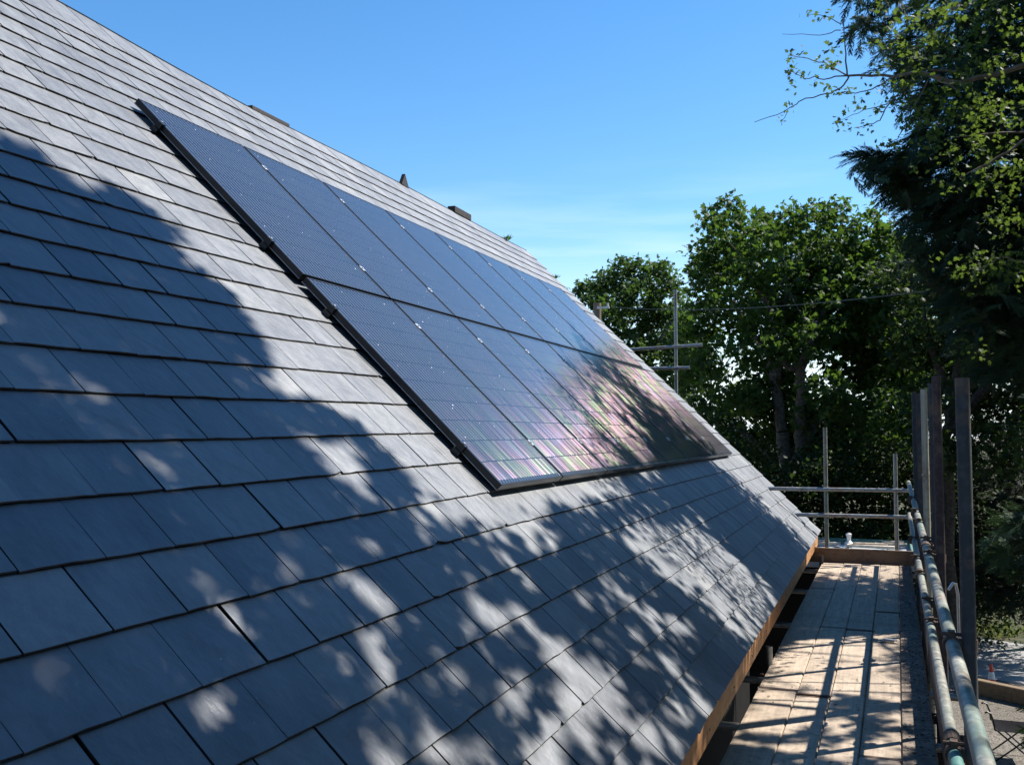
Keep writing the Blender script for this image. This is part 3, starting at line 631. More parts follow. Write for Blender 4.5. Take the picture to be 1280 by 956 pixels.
# pole and overhead wire
pt = at(746.5, 379, 21.5); pb = np.array([pt[0], pt[1], 0]); up_ = empty('utility_pole', tuple(pb), 'brown wooden pole top with pale bracket just beyond the verge', 'utility pole')
m = MB(); m.tube([pb, pt], [.13, .09], 12); m.build('post', M['pole_wood'], up_, smooth=True)
m = MB(); m.box(pt+(.02,-.11,-.14), (.28,0,0), (0,.04,0), (0,0,.05)); m.tube([pt+(.27,-.09,-.09), pt+(.27,-.09,-.02)], .022, 8); m.build('bracket', M['porcelain'], up_)
wa = pt+np.array([.28,-.09,-.1]); wb = at(1300, 343, 12.5); wq = [wa*(1-t)+wb*t-np.array([0,0,.20*4*t*(1-t)]) for t in np.linspace(0, 1, 24)]
m = MB(); m.tube(wq, .006, 6); tag(m.build('overhead_wire', M['wire'], None, smooth=True, origin=tuple(wa)), 'thin overhead wire running from the pole across the big tree', 'wire')

# ------------------------------------------------------------------ where the photograph shows sun and where shade on roof and boards
def inpoly(x, y, poly):
    x = np.asarray(x); y = np.asarray(y); r = np.zeros(x.shape, bool); n = len(poly)
    for i in range(n):
        (x1, y1), (x2, y2) = poly[i], poly[(i+1) % n]
        if y1 == y2: continue
        c = ((y1 > y) != (y2 > y)) & (x < (x2-x1)*(y-y1)/(y2-y1)+x1); r ^= c
    return r
LIT1 = [(-400,60),(0,168),(50,190),(105,228),(160,258),(215,285),(240,330),(268,368),(305,405),(325,430),(345,480),(410,495),(470,552),(505,595),(525,640),(640,650),(770,622),(840,596),(815,545),(770,490),(715,440),(735,390),(690,300),(0,-700),(-400,-700)]
LIT2 = [(765,665),(825,643),(884,640),(904,670),(937,690),(947,706),(957,726),(972,756),(980,769),(950,803),(931,795),(911,772),(885,739),(851,713),(818,690)]
HOLES = [(165,590,85,18,.10),(370,480,60,50,.10),(395,520,40,40,.06),(495,640,50,45,.08),(275,830,40,75,.10),(330,900,35,50,.12),(640,690,90,30,.08),(560,760,60,40,.25),(480,820,35,60,.2),(700,800,60,60,.3),(840,900,60,60,.3),(60,480,25,12,.3),(445,600,30,50,.12),(560,700,30,40,.1),(110,480,40,10,.3)]
DECKLIT = [(900,925),(945,850),(990,800),(1060,815),(1122,805),(1140,890),(1120,905),(1040,890),(1010,915),(930,935)]
ROOFC = rp(0, 0, 0)
NG = np.random.default_rng(5).random((128, 128))
def vnoise(a, b):
    i = np.floor(a).astype(int); j = np.floor(b).astype(int); u = a-i; v = b-j; u = u*u*(3-2*u); v = v*v*(3-2*v); g = lambda p, q: NG[p % 128, q % 128]
    return g(i, j)*(1-u)*(1-v)+g(i+1, j)*u*(1-v)+g(i, j+1)*(1-u)*v+g(i+1, j+1)*u*v
def fray(a, b): return .55*vnoise(a/.17, b/.15)+.3*vnoise(a/.075+40, b/.07+9)+.15*vnoise(a/.04+7, b/.04+3)
def shade_density(P):
    """share of sun that leaves at points P should hold back, read where their shadow falls"""
    P = np.asarray(P, float)
    h = ((P-ROOFC)@NRM)/(L@NRM); Q = P-h[:, None]*L; v = (Q-np.array([P0[0],0,P0[2]]))@VD; Y = Q[:, 1]
    onroof = (v > -1.4) & (v < 4.55) & (Y > RY0) & (Y < RY1)
    hd = (P[:, 2]-(GZ+DECK))/L[2]; Qd = P-hd[:, None]*L
    Qx = np.where(onroof[:, None], Q, Qd)
    x, y, d = proj(Qx)
    den = np.full(len(P), .85)
    lower = onroof & (d > .3); A, B = np.where(onroof, Y, Qd[:, 1]), np.where(onroof, v, Qd[:, 0]); fr = fray(A, B); big = vnoise(A/.55+3, B/.5+8)
    lit = np.full(len(P), .27)                                   # fray below this value = a gap in the leaves
    left = lower & (x < 560); lit[left] = .20+.06*(big[left]-.5)
    rgtr = lower & (x >= 450) & (y > 560); fr[rgtr] = fray(A[rgtr]*1.55, B[rgtr]*1.35); lit[rgtr] = .43+.20*(big[rgtr]-.5)
    far = lower & (x > 890) & (y < 770); lit[far] = .36
    for (cx, cy, rx, ry, dv) in HOLES:
        q = ((x-cx)/rx)**2+((y-cy)/ry)**2; mk = lower & (q < 1.5); lit[mk] = np.maximum(lit[mk], .52-.09*q[mk]-dv*.12)
    den[onroof] = np.where(fr < lit, 0.0, .95)[onroof]
    wx = x+(vnoise(A/.25+11, B/.22)-.5)*46+(vnoise(A/.09, B/.08+5)-.5)*26; wy = y+(vnoise(A/.25, B/.22+17)-.5)*46+(vnoise(A/.09+9, B/.08)-.5)*26
    den[lower & (inpoly(wx, wy, LIT1) | inpoly(wx, wy, LIT2))] = 0.0
    ond = (~onroof) & (Qd[:, 0] > -1.0) & (Qd[:, 0] < .4) & (Qd[:, 1] > 1) & (Qd[:, 1] < 13)
    den[ond] = .9
    den[ond & inpoly(x, y, DECKLIT)] = .03
    den[ond & (y > 905) & (fr < .50)] = 0; den[ond & (y < 745) & (fr < .48)] = 0
    den[(~onroof) & (~ond)] = .75
    return den, onroof, ond, h
# ------------------------------------------------------------------ trees
def rot_frames(nrm, dirv):
    nrm = nrm/np.linalg.norm(nrm, axis=1, keepdims=True); d = dirv-(dirv*nrm).sum(1, keepdims=True)*nrm; d = d/(np.linalg.norm(d, axis=1, keepdims=True)+1e-9)
    return np.cross(d, nrm), d, nrm
def leaf_cloud(C, size, tmpl, tris, droop=.5, up=.7, out=None):
    """many leaves: template points (x, y, z) placed at C with random attitudes"""
    n = len(C); nm = rng.normal(0, .6, (n, 3)); nm[:, 2] += up
    dv = rng.normal(0, 1, (n, 3)); dv[:, 2] -= droop
    if out is not None: dv += out*.9
    X, Yv, Z = rot_frames(nm, dv); s = size*rng.uniform(.65, 1.25, n)
    T_ = np.asarray(tmpl, float)
    V = C[:, None, :] + s[:, None, None]*(T_[None, :, 0, None]*X[:, None, :]+T_[None, :, 1, None]*Yv[:, None, :]+T_[None, :, 2, None]*Z[:, None, :])
    k = len(T_); tr = (np.asarray(tris)[None]+np.arange(n)[:, None, None]*k).reshape(-1, 3)
    return V.reshape(-1, 3), tr, k
PALM = [(0,0,0),(.30,.02,-.06),(.55,.30,-.12),(.28,.36,0),(.36,.72,-.1),(.12,.62,.02),(0,1,-.1),(-.12,.62,.02),(-.36,.72,-.1),(-.28,.36,0),(-.55,.30,-.12),(-.30,.02,-.06),(0,.4,.05)]
PALM_T = [(12,i,i+1) for i in range(0, 11)]+[(12,11,0)]
OVAL = [(0,0,0),(.30,.35,.06),(.26,.7,.04),(0,1,-.08),(-.26,.7,.04),(-.30,.35,.06)]
OVAL_T = [(0,1,2),(0,2,3),(0,3,4),(0,4,5)]
LOBED = [(0,0,0),(.32,.22,.05),(.16,.36,.0),(.40,.58,.04),(.15,.64,0),(0,1,-.05),(-.15,.64,0),(-.40,.58,.04),(-.16,.36,0),(-.32,.22,.05)]
LOBED_T = [(0,1,2),(0,2,4),(2,3,4),(0,4,5),(0,5,6),(0,6,8),(6,7,8),(0,8,9)]
def limb(m, pts, r0, r1, n=8, wob=.0, var=.5):
    pts = [np.asarray(p, float) for p in pts]; out = []
    for i in range(len(pts)-1):
        for t in np.linspace(0, 1, 5)[:-1]: out.append(pts[i]*(1-t)+pts[i+1]*t + (np.array([random.gauss(0,wob) for _ in range(3)]) if wob and (i or t) else 0))
    out.append(pts[-1]); N = len(out); m.tube(out, [r0+(r1-r0)*(i/(N-1))**.8 for i in range(N)], n, True, var)
def clump_leaves(lobes, per_m2, spray=7, spread=.12):
    """lobes: (centre xyz, radius xyz). Leaves in sprays on and in the lobes"""
    Cs = []; Os = []
    for c, r in lobes:
        area = 4*math.pi*np.mean(r)**2; k = max(4, int(area*per_m2/spray))
        d = rng.normal(0, 1, (k, 3)); d /= np.linalg.norm(d, axis=1, keepdims=True); rad = rng.uniform(.25, 1.0, k)**.45*(1+.14*rng.normal(0, 1, k))
        p = c+d*r*rad[:, None]; p = np.repeat(p, spray, 0)+rng.normal(0, spread, (k*spray, 3))*np.array([1,1,.6]); Cs.append(p); Os.append(np.repeat(d, spray, 0))
    return np.concatenate(Cs), np.concatenate(Os)
def leaf_obj(name, C, O, size, tm, ts, mat, parent, droop=.5, up=.7, clumpvar=True):
    V, tr, k = leaf_cloud(C, size, tm, ts, droop, up, O)
    var = np.clip(rng.normal(.5, .25, len(C)), 0, 1); return fast_mesh(name, V, tr, np.repeat(var, k), M[mat], parent)
def sp(px, py, Y): return at(px, py, Y)
def lob(px, py, rpx, Y, dy=1.5, sq=.85):
    Yc = Y+random.uniform(-dy, dy); r = rpx*Yc/F*1.05; return (sp(px, py, Yc), np.array([r, r*1.05, r*sq]))
# big sycamore
YS = 24.0
base = gat(992, 770); base = np.array([sp(990, 640, YS)[0], YS, 0])
t = empty('sycamore_tree', tuple(base), 'big multi stemmed broadleaf tree in the middle, crown higher than its left neighbour', 'tree')
m = MB(); g = lambda x, y, dY=0: sp(x, y, YS+dY)
limb(m, [base, g(990,640), g(985,590), g(978,540)], .25, .15, 10, .02); limb(m, [g(988,610), g(1000,560,-.3), g(1003,500,-.5), g(1000,460,-.8)], .17, .11, 10, .03)
limb(m, [g(978,540), g(970,480,.3), g(958,440,.4), g(930,400,.6), g(912,375,.9)], .13, .04, 8, .03); limb(m, [g(970,480,.3), g(980,420,.5), g(985,360,.4), g(990,310,.5)], .12, .03, 8, .03)
limb(m, [g(1000,460,-.8), g(985,460,-.9), g(975,445,-1), g(955,370,-1.2)], .1, .03, 8, .03); limb(m, [g(1000,460,-.8), g(1018,420,-1), g(1030,390,-.2), g(1040,330,.8)], .12, .03, 8, .03)
limb(m, [g(995,590,.4), g(1020,530,.8), g(1055,480,1), g(1085,445,1.3)], .14, .04, 8, .03); limb(m, [g(985,600,.6), g(950,560,1), g(920,530,1.4), g(885,490,2)], .13, .04, 8, .03)
for _ in range(42):
    a = random.choice([(930,400,.6),(985,360,.4),(1038,345,.8),(1080,450,1.3),(890,490,2),(955,380,-1.2),(1018,420,-1),(970,480,.3)]); tx, ty = a[0]+random.uniform(-70,70), a[1]+random.uniform(-110,40)
    A, Bz = g(*a), g(min(1105,max(872,tx)), max(265,ty), a[2]+random.uniform(-1.5,1.5)); limb(m, [A, (A+Bz)/2+np.array([0,0,.15]), Bz], .022, .006, 5, .03)
m.build('trunk', M['bark'], t, smooth=True)
LB = [(886,285,20),(908,268,24),(906,252,10),(940,282,30),(975,278,26),(1005,278,28),(1045,280,30),(1080,290,30),(1105,315,34),(884,320,24),(915,325,38),(960,320,40),(1005,325,40),(1050,330,42),(1095,360,40),(880,365,22),(895,395,30),(935,375,40),(985,380,40),(1035,385,42),(1085,410,42),(1125,400,42),(872,430,26),(905,450,28),(950,430,30),(1010,425,30),(1060,450,36),(1110,465,40),(876,480,28),(915,500,20),(1035,490,30),(1080,515,36),(1120,520,36),(945,500,16),(890,530,28),(1050,545,30),(1000,400,30),(870,340,12),(1150,480,36),(960,560,30),(990,545,26),(925,550,30),(1010,580,30),(1060,575,34),(955,470,24),(1005,520,18),(880,500,24),(1140,350,40),(1100,560,36),(1140,430,36),(985,480,24),(955,520,24),(1000,540,24),(930,500,22)]
lobes = [lob(x, y, r, YS, 1.8) for x, y, r in LB]
lobes += [lob(x+random.uniform(-25,25), y+random.uniform(-14,20), r*1.0, YS+2.4, 1.2) for x, y, r in LB if y > 300 and x > 885]
C, O = clump_leaves(lobes, 85, 9, .12); leaf_obj('crown', C, O, .145, PALM, PALM_T, 'leaf_sycamore', t, .7, .55)
# smaller tree, farther left
YL = 34.0; base = np.array([sp(805, 600, YL)[0], YL, 0])
t = empty('broadleaf_tree', tuple(base), 'smaller rounded broadleaf tree left of the big one, behind the lone pole', 'tree')
m = MB(); g = lambda x, y, dY=0: sp(x, y, YL+dY); limb(m, [base, g(806,520), g(800,470), g(795,420)], .3, .1, 9, .03); limb(m, [g(800,470), g(825,430), g(845,390)], .14, .04, 8, .03); limb(m, [g(803,480), g(775,430), g(755,400)], .13, .04, 8, .03); m.build('trunk', M['bark'], t, smooth=True)
LB = [(735,362,14),(755,352,16),(778,338,16),(800,340,20),(826,338,14),(830,350,18),(742,378,16),(770,370,24),(800,372,26),(832,378,26),(852,392,18),(760,400,22),(790,405,26),(822,412,28),(852,425,24),(785,440,26),(820,450,26),(850,462,24),(800,480,26),(840,495,26),(865,440,20),(862,480,20),(722,366,7)]
C, O = clump_leaves([lob(x, y, r, YL, 1.6) for x, y, r in LB], 130, 8, .13); leaf_obj('crown', C, O, .15, PALM, PALM_T, 'leaf_far', t, .6, .6)
# two darker trees behind the poles on the right
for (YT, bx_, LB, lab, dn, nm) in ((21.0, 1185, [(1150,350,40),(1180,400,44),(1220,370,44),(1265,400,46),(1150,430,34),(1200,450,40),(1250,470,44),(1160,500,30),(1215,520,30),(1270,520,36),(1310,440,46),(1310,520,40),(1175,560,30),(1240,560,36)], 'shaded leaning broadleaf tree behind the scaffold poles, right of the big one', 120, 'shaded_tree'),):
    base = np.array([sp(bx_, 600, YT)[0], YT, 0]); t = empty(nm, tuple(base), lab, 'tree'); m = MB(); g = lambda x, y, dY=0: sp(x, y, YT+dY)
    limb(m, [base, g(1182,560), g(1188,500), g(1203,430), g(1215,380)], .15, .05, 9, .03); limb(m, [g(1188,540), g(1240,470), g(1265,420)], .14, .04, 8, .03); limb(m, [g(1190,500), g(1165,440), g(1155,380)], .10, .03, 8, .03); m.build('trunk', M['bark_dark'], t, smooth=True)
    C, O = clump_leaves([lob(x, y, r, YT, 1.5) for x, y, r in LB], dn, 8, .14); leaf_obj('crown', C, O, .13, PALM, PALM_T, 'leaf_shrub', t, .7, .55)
# understorey shrubs (each a thing)
def shrub(name, label, px, Y, LB, mat, dn, sz=.10):
    base = np.array([sp(px, 640, Y)[0], Y, 0]); t = empty(name, tuple(base), label, 'shrub'); m = MB()
    lobes = [lob(x, y, r, Y, 1.0, 1.0) for x, y, r in LB]
    for c, r in lobes[::2]: limb(m, [base+np.array([random.gauss(0,.15), random.gauss(0,.15), 0]), (base+c)/2+np.array([0,0,.2]), c], .05, .015, 6, .03)
    m.build('stem', M['bark_dark'], t, smooth=True)
    C, O = clump_leaves(lobes, dn, 8, .12); leaf_obj('crown', C, O, sz, OVAL, OVAL_T, mat, t, .4, .7)
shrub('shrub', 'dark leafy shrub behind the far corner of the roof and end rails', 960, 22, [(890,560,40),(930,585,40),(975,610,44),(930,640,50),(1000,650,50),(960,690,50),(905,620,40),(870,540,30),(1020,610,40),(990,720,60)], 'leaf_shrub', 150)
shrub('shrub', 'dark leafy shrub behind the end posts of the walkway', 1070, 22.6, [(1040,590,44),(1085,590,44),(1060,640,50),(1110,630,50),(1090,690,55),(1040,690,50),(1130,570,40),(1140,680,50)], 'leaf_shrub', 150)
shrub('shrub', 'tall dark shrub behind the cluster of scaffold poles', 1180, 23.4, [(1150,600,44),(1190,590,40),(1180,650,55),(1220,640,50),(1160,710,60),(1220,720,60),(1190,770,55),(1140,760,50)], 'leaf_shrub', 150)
# ---- conifers: fronds of fine sprays
def frond_template(n=15):
    """a flat drooping spray: stem, side shoots leaning forward, each with shorter shoots"""
    V = []; Tt = []; rg = random.Random(3)
    def blade(b, d, l, w_):
        d = d/np.linalg.norm(d); sidev = np.cross(d, (0,0,1.0)); sidev /= np.linalg.norm(sidev)+1e-9; i0 = len(V); V.extend([b-sidev*w_, b+sidev*w_, b+d*l]); Tt.append((i0, i0+1, i0+2))
    for i in range(n):
        for side in (-1, 1):
            t = (i+rg.random())/n; a = R(rg.uniform(16, 40)); l = .46*(1-t)**.6*rg.uniform(.45, 1.1)+.06; b = np.array([rg.uniform(-.01,.01), t*.92, -.14*t*t])
            d = np.array([side*math.sin(a), math.cos(a), rg.uniform(-.45, .12)]); blade(b, d, l, .016)
            for q_ in (.3, .55, .75):
                a2 = a+R(rg.uniform(-38, 30)); blade(b+d*l*q_, np.array([side*math.sin(a2), math.cos(a2), rg.uniform(-.5,.2)]), l*rg.uniform(.3,.55), .013)
    blade(np.zeros(3), np.array([0,1.0,-.12]), 1.05, .014)
    return np.array(V, float), Tt
FR, FR_T = frond_template()
def frond_obj(C, D, size, mat, parent, name='crown', varlo=0, varhi=1, up=.8):
    n = len(C); nm = rng.normal(0, .45, (n, 3)); nm[:, 2] += up
    X, Yv, Z = rot_frames(nm, D); s = size*rng.uniform(.6, 1.25, n)
    V = C[:, None, :] + s[:, None, None]*(FR[None, :, 0, None]*X[:, None, :]+FR[None, :, 1, None]*Yv[:, None, :]+FR[None, :, 2, None]*Z[:, None, :]); k = len(FR)
    tr = (np.asarray(FR_T)[None]+np.arange(n)[:, None, None]*k).reshape(-1, 3); var = rng.uniform(varlo, varhi, n)
    return fast_mesh(name, V.reshape(-1, 3), tr, np.repeat(var, k), M[mat], parent)
# silhouette of the near conifer in the photograph's frame, used to prune its branch tips
CONI = [(1040,-60),(1046,5),(1062,28),(1054,50),(1074,62),(1080,85),(1100,100),(1108,134),(1138,157),(1150,180),(1120,186),(1060,190),(1034,200),(1062,225),(1076,236),(1092,250),(1120,285),(1112,310),(1140,350),(1160,390),(1190,430),(1200,480),(1290,490),(1290,-60)]
def inframe(x, y, d): return (d > 0) & (x > -20) & (x < 1287) & (y > -40) & (y < 980)
axis = np.array([3.1, 11.6]); C = []; D = []; BR = []
for i in range(330):
    z = random.uniform(.8, 10.5) + 0.0; zr = z  # height above the ground + offset
    Z = 2.6 + zr; rr = 3.9*(1-(zr/12.5)**1.3)*random.uniform(.75, 1.12); an = random.uniform(0, 6.283)
    if random.random() < .45: an = math.pi + random.uniform(-.9, .9)
    d = np.array([math.cos(an), math.sin(an), 0]); p0_ = np.array([axis[0], axis[1], Z-.6]); N = 11
    pts = [p0_+d*rr*s+np.array([0,0,(.55*s-.95*s*s)]) for s in np.linspace(0, 1, N)]
    BR.append((pts, rr))
    for j in range(3, N):
        for _ in range(5):
            side = random.choice((-1, 1)); lat = np.array([-d[1], d[0], 0])*side
            q = pts[j]+np.array([random.gauss(0,.1), random.gauss(0,.1), random.gauss(0,.12)]); C.append(q); D.append(d*.8+lat*random.uniform(0,.9)+np.array([0,0,-.35-random.random()*.4]))
# the long low drooping branch that reaches left
for bx_, by_, ex, ey in ((1150,212,1040,203),(1165,222,1064,222),(1170,215,1052,198),(1180,235,1085,240),(1165,205,1075,196),(1190,250,1100,262)):
    a, b = at(bx_, by_, 11), at(ex, ey, 10.6)
    for s in np.linspace(0, 1, 26):
        for _ in range(3):
            q = a*(1-s)+b*s+np.array([random.gauss(0,.05), random.gauss(0,.15), random.gauss(0,.05)+.07*math.sin(3.1*s)]); C.append(q); D.append(np.array([-.8, random.gauss(0,.4), -.35-random.random()*.35]))
C = np.array(C); D = np.array(D)
tip = C + D/np.linalg.norm(D, axis=1, keepdims=True)*.3
x, y, d = proj(tip); x0_, y0_, d0_ = proj(C)
ok = (~inframe(x, y, d) | inpoly(x, y, CONI)) & (~inframe(x0_, y0_, d0_) | inpoly(x0_, y0_, CONI))
den, onr, ond, h = shade_density(C+D*.15)
ok &= rng.random(len(C)) < np.where(den <= .1, den, np.where(onr, den*.6, .8))
C, D = C[ok], D[ok]
nf = 7500; fx, fy = rng.uniform(1035, 1300, nf), rng.uniform(-60, 490, nf); kp = inpoly(fx, fy, CONI) | ((fx > 1285) & (fy < 490)); fx, fy = fx[kp], fy[kp]
FC = np.array([at(a, b, random.uniform(10.2, 13.2)) for a, b in zip(fx, fy)]); FD = np.stack([rng.normal(-.55, .5, len(FC)), rng.normal(0, .5, len(FC)), rng.normal(-.55, .25, len(FC))], -1)
tx_, ty_, td_ = proj(FC+FD/np.linalg.norm(FD, axis=1, keepdims=True)*.32); kp = (inpoly(tx_, ty_, CONI) | (tx_ > 1288)) & (rng.random(len(FC)) < np.where(shade_density(FC)[0] < .1, .12, np.maximum(shade_density(FC)[0], .5))); C = np.concatenate([C, FC[kp]]); D = np.concatenate([D, FD[kp]])
t = empty('conifer_tree', (axis[0], axis[1], 0), 'tall dark drooping conifer filling the upper right corner', 'tree')
m = MB(); limb(m, [(axis[0],axis[1],0), (axis[0]+.05,axis[1],4), (axis[0],axis[1]+.1,9), (axis[0],axis[1],12)], .3, .06, 12, .01)
for pts, rr in BR[::2]:
    xx, yy_, dd = proj(np.array(pts[6])); 
    if not inframe(xx, yy_, dd) or inpoly(np.array([xx]), np.array([yy_]), CONI)[0]: limb(m, [pts[0], pts[3], pts[6]], .035, .012, 6, .01)
m.build('trunk', M['bark_dark'], t, smooth=True)
frond_obj(C, D, .34, 'needle', t)
print('conifer fronds', len(C))
# low conifer hedge at the right edge
def conifer_mass(name, label, cat, pts_px, Y, npf, size, base):
    C = []; D = []
    for (px, py, rpx) in pts_px:
        c, r = lob(px, py, rpx, Y, .8, 1.0); k = int(npf*(np.mean(r)**2)*4)
        d = rng.normal(0, 1, (k, 3)); d /= np.linalg.norm(d, axis=1, keepdims=True); C.append(c+d*r*rng.uniform(.5, 1.05, k)[:, None]); e_ = d.copy(); e_[:, 2] -= .3; D.append(e_)
    t = empty(name, tuple(base), label, cat); m = MB(); limb(m, [base, base+np.array([0,0,2.6])], .12, .05, 8, .01); m.build('trunk', M['bark_dark'], t)
    frond_obj(np.concatenate(C), np.concatenate(D), size, 'needle_dark', t); return t
conifer_mass('conifer_hedge', 'dark conifer hedge behind the road at the right edge', 'hedge', [(1240,560,34),(1280,600,40),(1250,640,34),(1320,660,50),(1235,690,34),(1280,710,40),(1245,722,32),(1290,732,34),(1208,715,30),(1330,560,50)], 22.5, 75, .42, np.array([sp(1290,700,23.6)[0], 23.6, 0]))
C = []; D = []
for (px, py) in ((1262,652),(1275,640),(1258,690),(1280,668),(1290,700),(1300,640),(1270,700),(1300,680),(1285,720),(1253,672)):
    c = at(px+8, py, 14.2+random.uniform(-.3,.3))
    for _ in range(9): C.append(c+np.array([random.gauss(0,.10), random.gauss(0,.12), random.gauss(0,.06)])); D.append(np.array([-.8+random.gauss(0,.4), random.gauss(0,.5), -.15+random.gauss(0,.2)]))
base = np.array([at(1350,700,14.4)[0], 14.4, 0]); t = empty('young_conifer', tuple(base), 'young conifer with sunlit feathery tips in front of the hedge', 'tree')
m = MB(); limb(m, [base, base+np.array([-.03,0,2.0]), base+np.array([0,0,4.2])], .07, .02, 8, .01)
for c in C[::9]: limb(m, [base+np.array([0,0,max(.3,c[2]-.3)]), c], .018, .006, 5)
m.build('trunk', M['bark_dark'], t)
for zz in np.linspace(.4, 4.0, 40):
    for _ in range(12):
        an = random.uniform(0, 6.283); dd = np.array([math.cos(an), math.sin(an), -.2]); q = base+np.array([0,0,zz])+dd*random.uniform(.1, .75*(1-zz/5)); xx, yy_, d_ = proj(q)
        if xx > (1300 if zz < 1.9 else 1262): C.append(q); D.append(dd)
frond_obj(np.array(C), np.array(D), .36, 'needle', t, 'crown', .6, 1)
# ---- thorn tree: bare twigs and small lobed leaves in front of the conifer
YH = 9.0; g = lambda x, y, dY=0: at(x, y, YH+dY)
tb = np.array([2.35, 8.4, 0]); t = empty('thorn_tree', tuple(tb), 'small leaved tree reaching thin bare twigs into the sky, in front of the conifer', 'tree')
m = MB(); fork = np.array([2.2, 8.5, 6.0]); limb(m, [tb, (2.4,8.4,2.5), (2.25,8.5,4.5), fork, (2.3,8.6,8.2)], .12, .04, 10, .01)
TW = [([fork+np.array([0,0,.6]), g(1290,80), g(1200,105), g(1150,90), g(1118,96), g(1059,95)], .03, .008), ([g(1059,95), g(1056,60), g(1053,21)], .008, .003), ([g(1059,95), g(1035,80), g(1010,74), g(985,70)], .006, .002),
      ([g(1059,95), g(1030,98), g(1005,97), g(988,90)], .006, .002), ([g(1061,96), g(1053,110), g(1035,117), g(1000,127), g(980,140), g(943,153)], .007, .002), ([g(985,138), g(977,157)], .003, .0015), ([g(1051,38), g(1025,44), g(978,43)], .004, .0015),
      ([g(1050,30), g(1030,20), g(1010,20)], .004, .0015), ([g(1118,96,-.2), g(1090,112), g(1065,118), g(1045,116)], .006, .002), ([g(1150,90,.1), g(1115,125), g(1100,150), g(1083,158), g(1068,160)], .007, .002), ([g(1110,130), g(1080,138), g(1052,150)], .004, .0015),
      ([g(1160,100), g(1135,150), g(1120,175), g(1105,185)], .006, .002), ([g(1195,90,-.2), g(1150,88,-.3), g(1170,100,-.3), g(1195,112,-.4)], .008, .003), ([fork, g(1290,170,-.5), g(1235,205,-.6), g(1200,222,-.7)], .015, .003), ([fork+np.array([0,0,-.6]), g(1280,165,-.2), g(1225,168,-.3), g(1180,175,-.3)], .012, .003), ([fork+np.array([0,0,-1.2]), g(1285,330,-.4), g(1250,320,-.4), g(1215,345,-.4)], .012, .003)]
for pts, r0, r1 in TW: limb(m, pts, r0*1.15, r1*1.3, 6, .006)
m.build('trunk', M['twig'], t, smooth=True)
C = []
def tuft(px, py, n, sd=6, dY=0.0):
    n = int(n*1.6) if n > 3 and sd == 5 and dY == 0 else n
    for _ in range(n): C.append(g(px+random.gauss(0,sd), py+random.gauss(0,sd*.8), dY+random.gauss(0,.12)))
for px, py, nn in ((985,70,9),(1003,68,6),(990,88,10),(1003,90,5),(993,108,6),(1035,82,9),(1045,78,7),(1024,75,4),(1018,104,4),(1033,112,6),(1045,110,7),(1060,114,8),(1072,126,6),(1078,137,5),(1062,139,5),(1050,155,8),(1044,152,5),(1069,162,6),(1085,158,6),(1118,182,10),(1105,178,6),(983,134,5),(977,152,4),(1012,20,6),(1030,22,5),(1040,20,4),(1035,60,5),(1048,58,4),(1095,85,9),(1085,95,6),(1100,110,8),(1120,105,9),(1110,128,7),(1130,130,8),(1128,150,8),(1138,160,8)): tuft(px, py, nn, 5)
for (px, py, sx_, sy_, nn) in ((1150,80,25,20,40),(1180,20,60,25,90),(1245,30,40,30,90),(1140,130,20,20,45),(1215,110,45,30,90),(1255,160,30,30,70),(1180,165,30,22,50),(1235,200,40,22,50),(1150,35,35,20,40),(1255,270,20,25,35),(1200,215,40,20,30),(1270,330,18,20,30),(1235,140,20,12,50),(1180,60,35,18,50),(1240,340,25,18,40),(1225,325,25,10,30),(1265,300,15,30,30),(1212,435,16,10,14)):
    for _ in range(int(nn*.55)):
        cx, cy = random.gauss(px, sx_), random.gauss(py, sy_)
        if cx > 1088: tuft(cx, cy, 5, 5, random.uniform(-.8, .3))
C = np.array(C); O = np.zeros_like(C); O[:, 0] = -.3
sc_in = proj(C)
leaf_obj('crown', C, O, .050, LOBED, LOBED_T, 'leaf_thorn', t, .4, .6)
# rest of its crown, outside the picture: shades the lower roof and the boards
def shade_crown(parent, ells, n, size, mat, spray=8, spread=.10, nroof=True):
    """leaf sprays inside the crown's ellipsoids, aimed at by sun rays from the shaded roof and boards"""
    out = []
    # rays from roof and boards
    Yr = rng.uniform(RY0, RY1, n); vr = rng.uniform(-1.3, 4.5, n); Q = np.stack([P0[0]+0*Yr, Yr, P0[2]+0*Yr], -1)+vr[:, None]*VD
    nd = n//6; Qd = np.array([dk(a, b, DECK) for a, b in zip(rng.uniform(-1.1, 1.2, nd), rng.uniform(1, 12.5, nd))]); Q = np.concatenate([Q, Qd])
    for c, r in ells:
        o = (Q-c)/r; l = L/r; A = l@l; B = o@l; Cc = (o*o).sum(1)-1; dsc = B*B-A*Cc; ok = dsc > 0
        h0 = (-B-np.sqrt(np.maximum(dsc, 0)))/A; h1 = (-B+np.sqrt(np.maximum(dsc, 0)))/A; h0 = np.maximum(h0, .8); ok &= h1 > h0
        h = h0+(h1-h0)*rng.random(len(Q))**1.7; out.append(np.where(ok[:, None], Q+h[:, None]*L, np.nan))
    out = np.stack(out); pick = np.argsort(np.where(np.isnan(out[:, :, 0]), 9, rng.random(out.shape[:2])), axis=0)[0]; P = out[pick, np.arange(out.shape[1])]; P = P[~np.isnan(P[:, 0])]; den = shade_density(P)[0]; P = P[rng.random(len(P)) < den]
    P = np.repeat(P, spray, 0)+rng.normal(0, spread, (len(P)*spray, 3))*np.array([1,1,.7])
    den = shade_density(P)[0]; P = P[den > .05]
    x, y, d = proj(P); P = P[~inframe(x, y, d)]
    print('shade leaves', len(P)); O = rng.normal(0, .3, P.shape)
    return leaf_obj('crown', P, O, size, PALM, PALM_T, mat, parent, .6, .8)
tb = np.array([5.2, 6.2, 0]); t = empty('overhanging_tree', tuple(tb), 'large broadleaf tree beside the scaffold whose shade dapples the roof', 'tree')
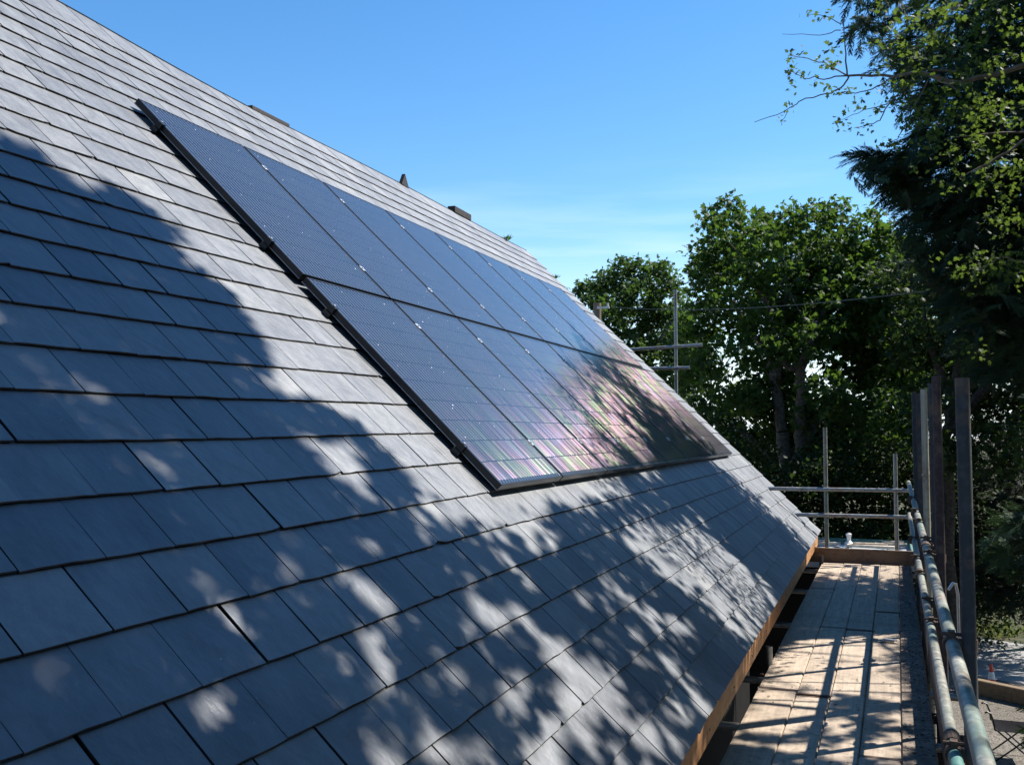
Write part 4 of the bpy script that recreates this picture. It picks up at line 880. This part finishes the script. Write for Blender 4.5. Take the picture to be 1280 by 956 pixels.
m = MB(); limb(m, [tb, tb+np.array([-.1,0,3]), tb+np.array([-.2,0,6]), tb+np.array([-.2,.1,11])], .34, .08, 12, .02)
for an in np.linspace(0, 6, 9): limb(m, [tb+np.array([-.1,0,4+an*.5]), tb+np.array([math.cos(an)*1.6, math.sin(an)*2.0, 6+an*.5]), tb+np.array([math.cos(an)*2.6, math.sin(an)*3.4, 7.5+an*.4])], .10, .02, 8, .03)
m.build('trunk', M['bark'], t, smooth=True)
shade_crown(t, [(np.array([3.7, 5.0, 9.6]), np.array([3.0, 6.2, 4.2])), (np.array([3.6, 9.4, 8.0]), np.array([2.6, 3.4, 3.2])), (np.array([3.0, 7.0, 13.4]), np.array([2.5, 3.6, 2.8]))], 27000, .11, 'leaf_shade')

# ---- unseen trees added beside and behind the camera to block low sky light
for i, (tx, ty, ht, lab) in enumerate(((9.5, 8.0, 13.5, 'tall dense broadleaf tree farthest along the row beside the house'), (10.0, 2.0, 14.5, 'tallest dense broadleaf tree in the middle of the row beside the house'), (9.0, -4.0, 13.0, 'dense broadleaf tree behind the camera in the row beside the house'), (6.0, -9.0, 12.0, 'broad dense tree behind the camera nearest the house'))):
    tb = np.array([tx, ty, 0.]); t = empty('sky_blocker_tree', tuple(tb), lab, 'tree', 'row of trees beside the house')
    m = MB(); limb(m, [tb, tb+np.array([0,0,ht*.45]), tb+np.array([.1,0,ht*.9])], .32, .05, 10, .02); lobes = []
    for k in range(24):
        an = random.uniform(0, 6.283); zz = random.uniform(.12, .92); rr = 3.2*math.sqrt(max(.05, 1-((zz-.5)/.52)**2))*random.uniform(.3, 1)
        c = tb+np.array([math.cos(an)*rr, math.sin(an)*rr, zz*ht]); r = random.uniform(1.0, 1.5); lobes.append((c, np.array([r, r, r*.9])))
        if k % 2 == 0: limb(m, [tb+np.array([0,0,max(.8,zz*ht-1.8)]), c], .07, .02, 6, .03)
    m.build('trunk', M['bark'], t, smooth=True)
    C, O = clump_leaves(lobes, 22, 8, .22); den = shade_density(C)[0]; kp = (den > .05); x, y, d = proj(C); kp &= ~inframe(x, y, d); C, O = C[kp], O[kp]
    leaf_obj('crown', C, O, .26, PALM, PALM_T, 'leaf_shade', t, .5, .6)

tb = np.array([6.6, 16.6, 0.]); t = empty('yard_shade_tree', tuple(tb), 'broadleaf tree by the road whose shade falls on the gravel yard', 'tree')  # out of view, added to put the gravel yard in shade
m = MB(); limb(m, [tb, tb+np.array([0,0,3]), tb+np.array([.1,0,7.5])], .2, .04, 10, .02); lobes = []
for k in range(16):
    an = random.uniform(0, 6.283); zz = random.uniform(4.0, 7.8); rr = random.uniform(.2, 1.7); c = tb+np.array([math.cos(an)*rr, math.sin(an)*rr, zz]); lobes.append((c, np.array([.85,.85,.75])))
    if k % 2: limb(m, [tb+np.array([0,0,zz-1.5]), c], .05, .015, 6, .02)
m.build('trunk', M['bark'], t, smooth=True)
C, O = clump_leaves(lobes, 40, 8, .18); kp = shade_density(C)[0] > .05; x, y, d = proj(C); kp &= ~inframe(x, y, d); leaf_obj('crown', C[kp], O[kp], .15, PALM, PALM_T, 'leaf_shade', t, .5, .6)
